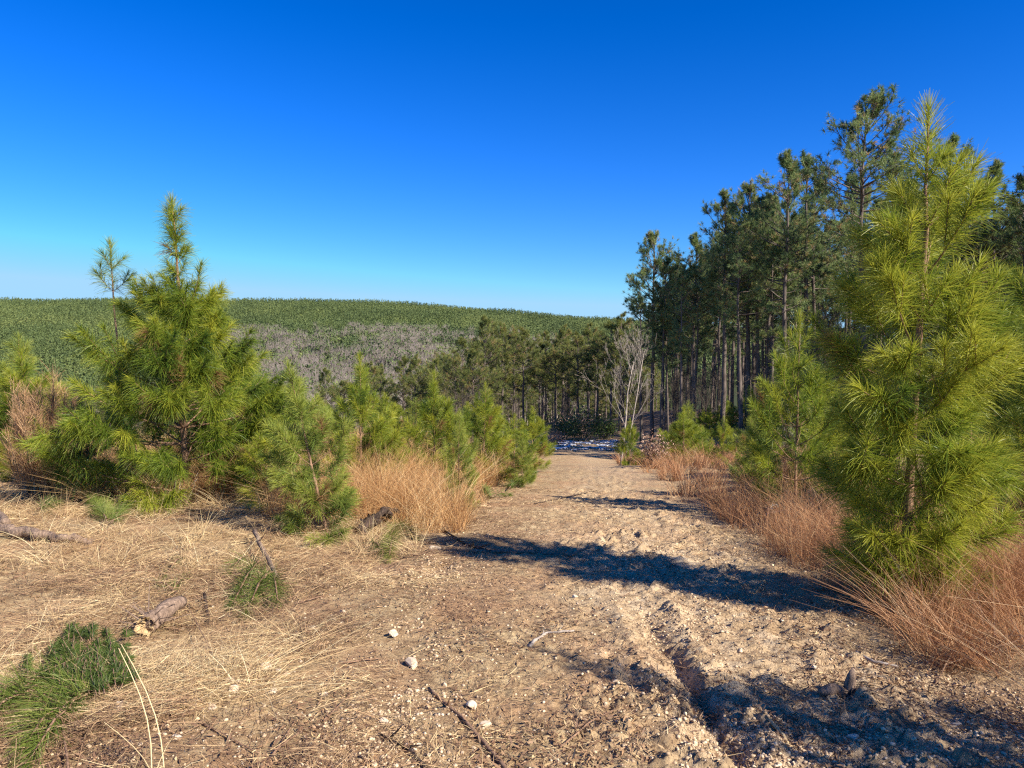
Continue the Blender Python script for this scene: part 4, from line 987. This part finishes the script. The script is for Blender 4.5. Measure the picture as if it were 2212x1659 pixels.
# tall pale stalks in front
def stalks():
    global rng
    rng = np.random.default_rng(91)
    g = G(350, 1700); root = empty('dry_stalks', g, 'tall bent straw-yellow stalks rising in front at the lower left', 'grass stalk')
    mb = MB()
    tops = [(262, 1392, 2.95), (256, 1400, 2.9), (175, 1640, 2.6), (440, 1640, 2.6), (225, 1560, 2.7), (500, 1575, 2.7)]
    for i, (px, py, Y) in enumerate(tops):
        T = np.array(AT(px, py, Y))-np.array(g); r = .0030 if i < 2 else .0015
        B_ = np.array([rng.normal(0, .03), rng.normal(0, .02), -.02]); t = np.linspace(0, 1, 7)[:, None]
        P = B_+(T-B_)*t+np.array([[.05, 0, .0]])*np.sin(t*3.14)
        tube(mb, P, np.linspace(r, r*.5, 7), 5, tint=.82)
    mb.obj('stalk', M['straw'], root)
    mb = MB(); n_ = 60
    ribbons(mb, rng.normal(0, .05, (n_, 3))*[1, .6, 0], np.stack([rng.normal(-.2, .8, n_), rng.normal(0, .4, n_), rng.uniform(.3, 1.2, n_)], -1), rng.uniform(.08, .3, n_), .003, np.array([[0, 0, -.1]])*np.ones((n_, 1)), 3, rng.uniform(.7, 1, n_))
    mb.obj('blades', M['straw'], root)
stalks()

# ------------------------------------------------------------------ shrubs
def feather_shrub(name, px, Y, top, wpx, mat, label, n0=26, seed=0, sub=40, wid=.004):
    global rng
    rng = np.random.default_rng(seed)
    loc, H_ = at_px(px, Y, top); R = wpx/F*Y/2
    root = empty(name, loc, label, 'shrub'); st = MB(); tw = MB(); S0, S1, Q0, Q1 = [], [], [], []
    for i in range(n0):
        a = rng.uniform(0, 6.28); r = R*math.sqrt(rng.random()); hgt = H_*rng.uniform(.6, 1.0)*(1-.35*(r/R)**2)
        A = np.array([math.cos(a)*r*.45, math.sin(a)*r*.45, -.03]); B_ = np.array([math.cos(a)*r, math.sin(a)*r, hgt])
        m = A+(B_-A)*.5+rng.normal(0, .03, 3); S0 += [A, m]; S1 += [m, B_]
        t = rng.uniform(.25, 1, sub); P = A+(B_-A)*t[:, None]
        az = rng.uniform(0, 6.28, sub); D = np.stack([np.cos(az)*.5, np.sin(az)*.5, np.ones(sub)], -1)
        L = rng.uniform(.08, .3, sub)*(1.1-.4*t); Q0.append(P); Q1.append(norm(D)*L[:, None])
    prisms(st, S0, S1, .006, .003, n=4); st.obj('stems', M['twig_dark'], root)
    P = np.concatenate(Q0); D = np.concatenate(Q1); n_ = len(P)
    for k in range(3):
        ribbons(tw, P+D*rng.random((n_, 1))*.6, D+rng.normal(0, .05, D.shape), np.linalg.norm(D, axis=1)*.8, wid, rng.normal(0, .03, (n_, 3)), 2, taper=.4)
    tw.obj('foliage', M[mat], root)
feather_shrub('rusty_shrub', 82, 9.6, 790, 150, 'rust', 'tall rust-brown feathery shrub behind the straw at the left edge', 46, 1, 90)
feather_shrub('bare_shrub', 150, 10.4, 830, 90, 'twig_dark', 'dark twiggy shrub between the rusty shrub and the wide bushy pine', 20, 2, 40)
feather_shrub('bare_shrub', 1730, 20, 850, 120, 'twig_grey', 'grey leafless shrub behind the medium pine', 16, 3, 30, .006)
feather_shrub('bare_shrub', 2190, 14, 900, 140, 'twig_grey', 'grey leafless shrub at the right edge behind the tallest young pine', 20, 4, 30, .005)
def leafy_shrub(name, px, Y, top, wpx, mat, label, n=900, leaf=.06, seed=0, nst=14):
    global rng
    rng = np.random.default_rng(seed)
    loc, H_ = at_px(px, Y, top); R = wpx/F*Y/2; root = empty(name, loc, label, 'shrub'); st = MB(); lf = MB()
    a = rng.uniform(0, 6.28, nst); r = R*np.sqrt(rng.random(nst)); T = np.stack([np.cos(a)*r, np.sin(a)*r, H_*rng.uniform(.5, .95, nst)], -1)
    prisms(st, T*[.2, .2, 0]+[0, 0, -.05], T, .02, .006, n=4); st.obj('stems', M['twig_dark'], root)
    c = T[rng.integers(0, nst, n)]*rng.uniform(.45, 1.0, (n, 1))+rng.normal(0, R*.22, (n, 3)); c[:, 2] = np.maximum(c[:, 2], .05)
    D = norm(rng.normal(size=(n, 3))+[0, 0, .4]); ribbons(lf, c, D, leaf*rng.uniform(.6, 1.3, n), leaf*.45, None, 2, np.clip(rng.normal(.5, .25, n), 0, 1), side=norm(np.cross(D, rng.normal(size=(n, 3)))), wprof=[.5, 1, .1])
    lf.obj('leaves', M[mat], root)
leafy_shrub('evergreen_shrub', 1262, 52, 885, 110, 'leaf_dark', 'bright green evergreen shrub at the far end of the track', 2600, .12, 11)
leafy_shrub('evergreen_shrub', 1215, 54, 900, 90, 'leaf_dark', 'dark evergreen shrub at the far end of the track, left of the bright one', 2200, .12, 12)
leafy_shrub('evergreen_shrub', 1300, 56, 905, 70, 'leaf_dark', 'dark evergreen shrub behind the pale leafless tree', 1800, .12, 13)
leafy_shrub('brown_leaf_shrub', 1418, 19, 935, 80, 'leaf_brown', 'shrub with curled dead brown leaves beside the round bushy sapling', 900, .06, 14)
leafy_shrub('brown_leaf_shrub', 1245, 60, 880, 90, 'leaf_brown', 'shrub with dead copper leaves behind the evergreen shrubs', 1500, .13, 15)
leafy_shrub('brown_leaf_shrub', 1195, 46, 935, 60, 'leaf_brown', 'low russet shrub at the left edge of the snow', 900, .08, 16)
leafy_shrub('brown_leaf_shrub', 1790, 26, 860, 120, 'leaf_brown', 'shrub with dead leaves inside the edge of the stand', 1300, .08, 17)

# ------------------------------------------------------------------ snow on the track
def snowmat():
    m, n_, l = newmat('old snow'); b_ = n_.new('ShaderNodeBsdfPrincipled'); b_.inputs['Base Color'].default_value = (.62, .62, .62, 1); b_.inputs['Roughness'].default_value = .6
    o = n_.new('ShaderNodeOutputMaterial'); l.new(b_.outputs[0], o.inputs[0]); return m
def snow(name, x0, x1, y0, y1, nx, ny, thr, seed, label, fx=2.6, fy=1.6, th=.035):
    xs = np.linspace(x0, x1, nx); ys = np.linspace(y0, y1, ny); X, Y = np.meshgrid(xs, ys)
    X = X+road_c(Y)
    n_ = fbm(X*fx, Y*fy, seed, 4); e = np.minimum(np.minimum(X-road_c(Y)-x0, x1-X+road_c(Y))/.6, np.minimum(Y-y0, y1-Y)/2.0); msk = n_-thr+np.clip(e, 0, 1)*.12-.12
    Z = hh(X, Y, False)+np.clip(msk*1.2, -.03, th)+.03
    idx = np.arange(nx*ny).reshape(ny, nx); q = np.stack([idx[:-1, :-1], idx[:-1, 1:], idx[1:, 1:], idx[1:, :-1]], -1).reshape(-1, 4)
    keep = (msk[:-1, :-1] > -.01).ravel()
    mb = MB(); mb.add(np.stack([X, Y, Z], -1).reshape(-1, 3), quads=q[keep]); o = mb.obj(name, M['snow'], smooth=True); tag(o, label, 'snow', kind='stuff')
M['snow'] = snowmat()
snow('snow', -2.3, 2.2, 40, 54, 320, 380, .6, 300, 'broken patch of old snow across the shaded dip of the track')
snow('snow', 1.7, 2.3, 8.8, 9.8, 60, 60, .5, 301, 'small scrap of old snow in the shade of the right verge', 8, 8, .02)
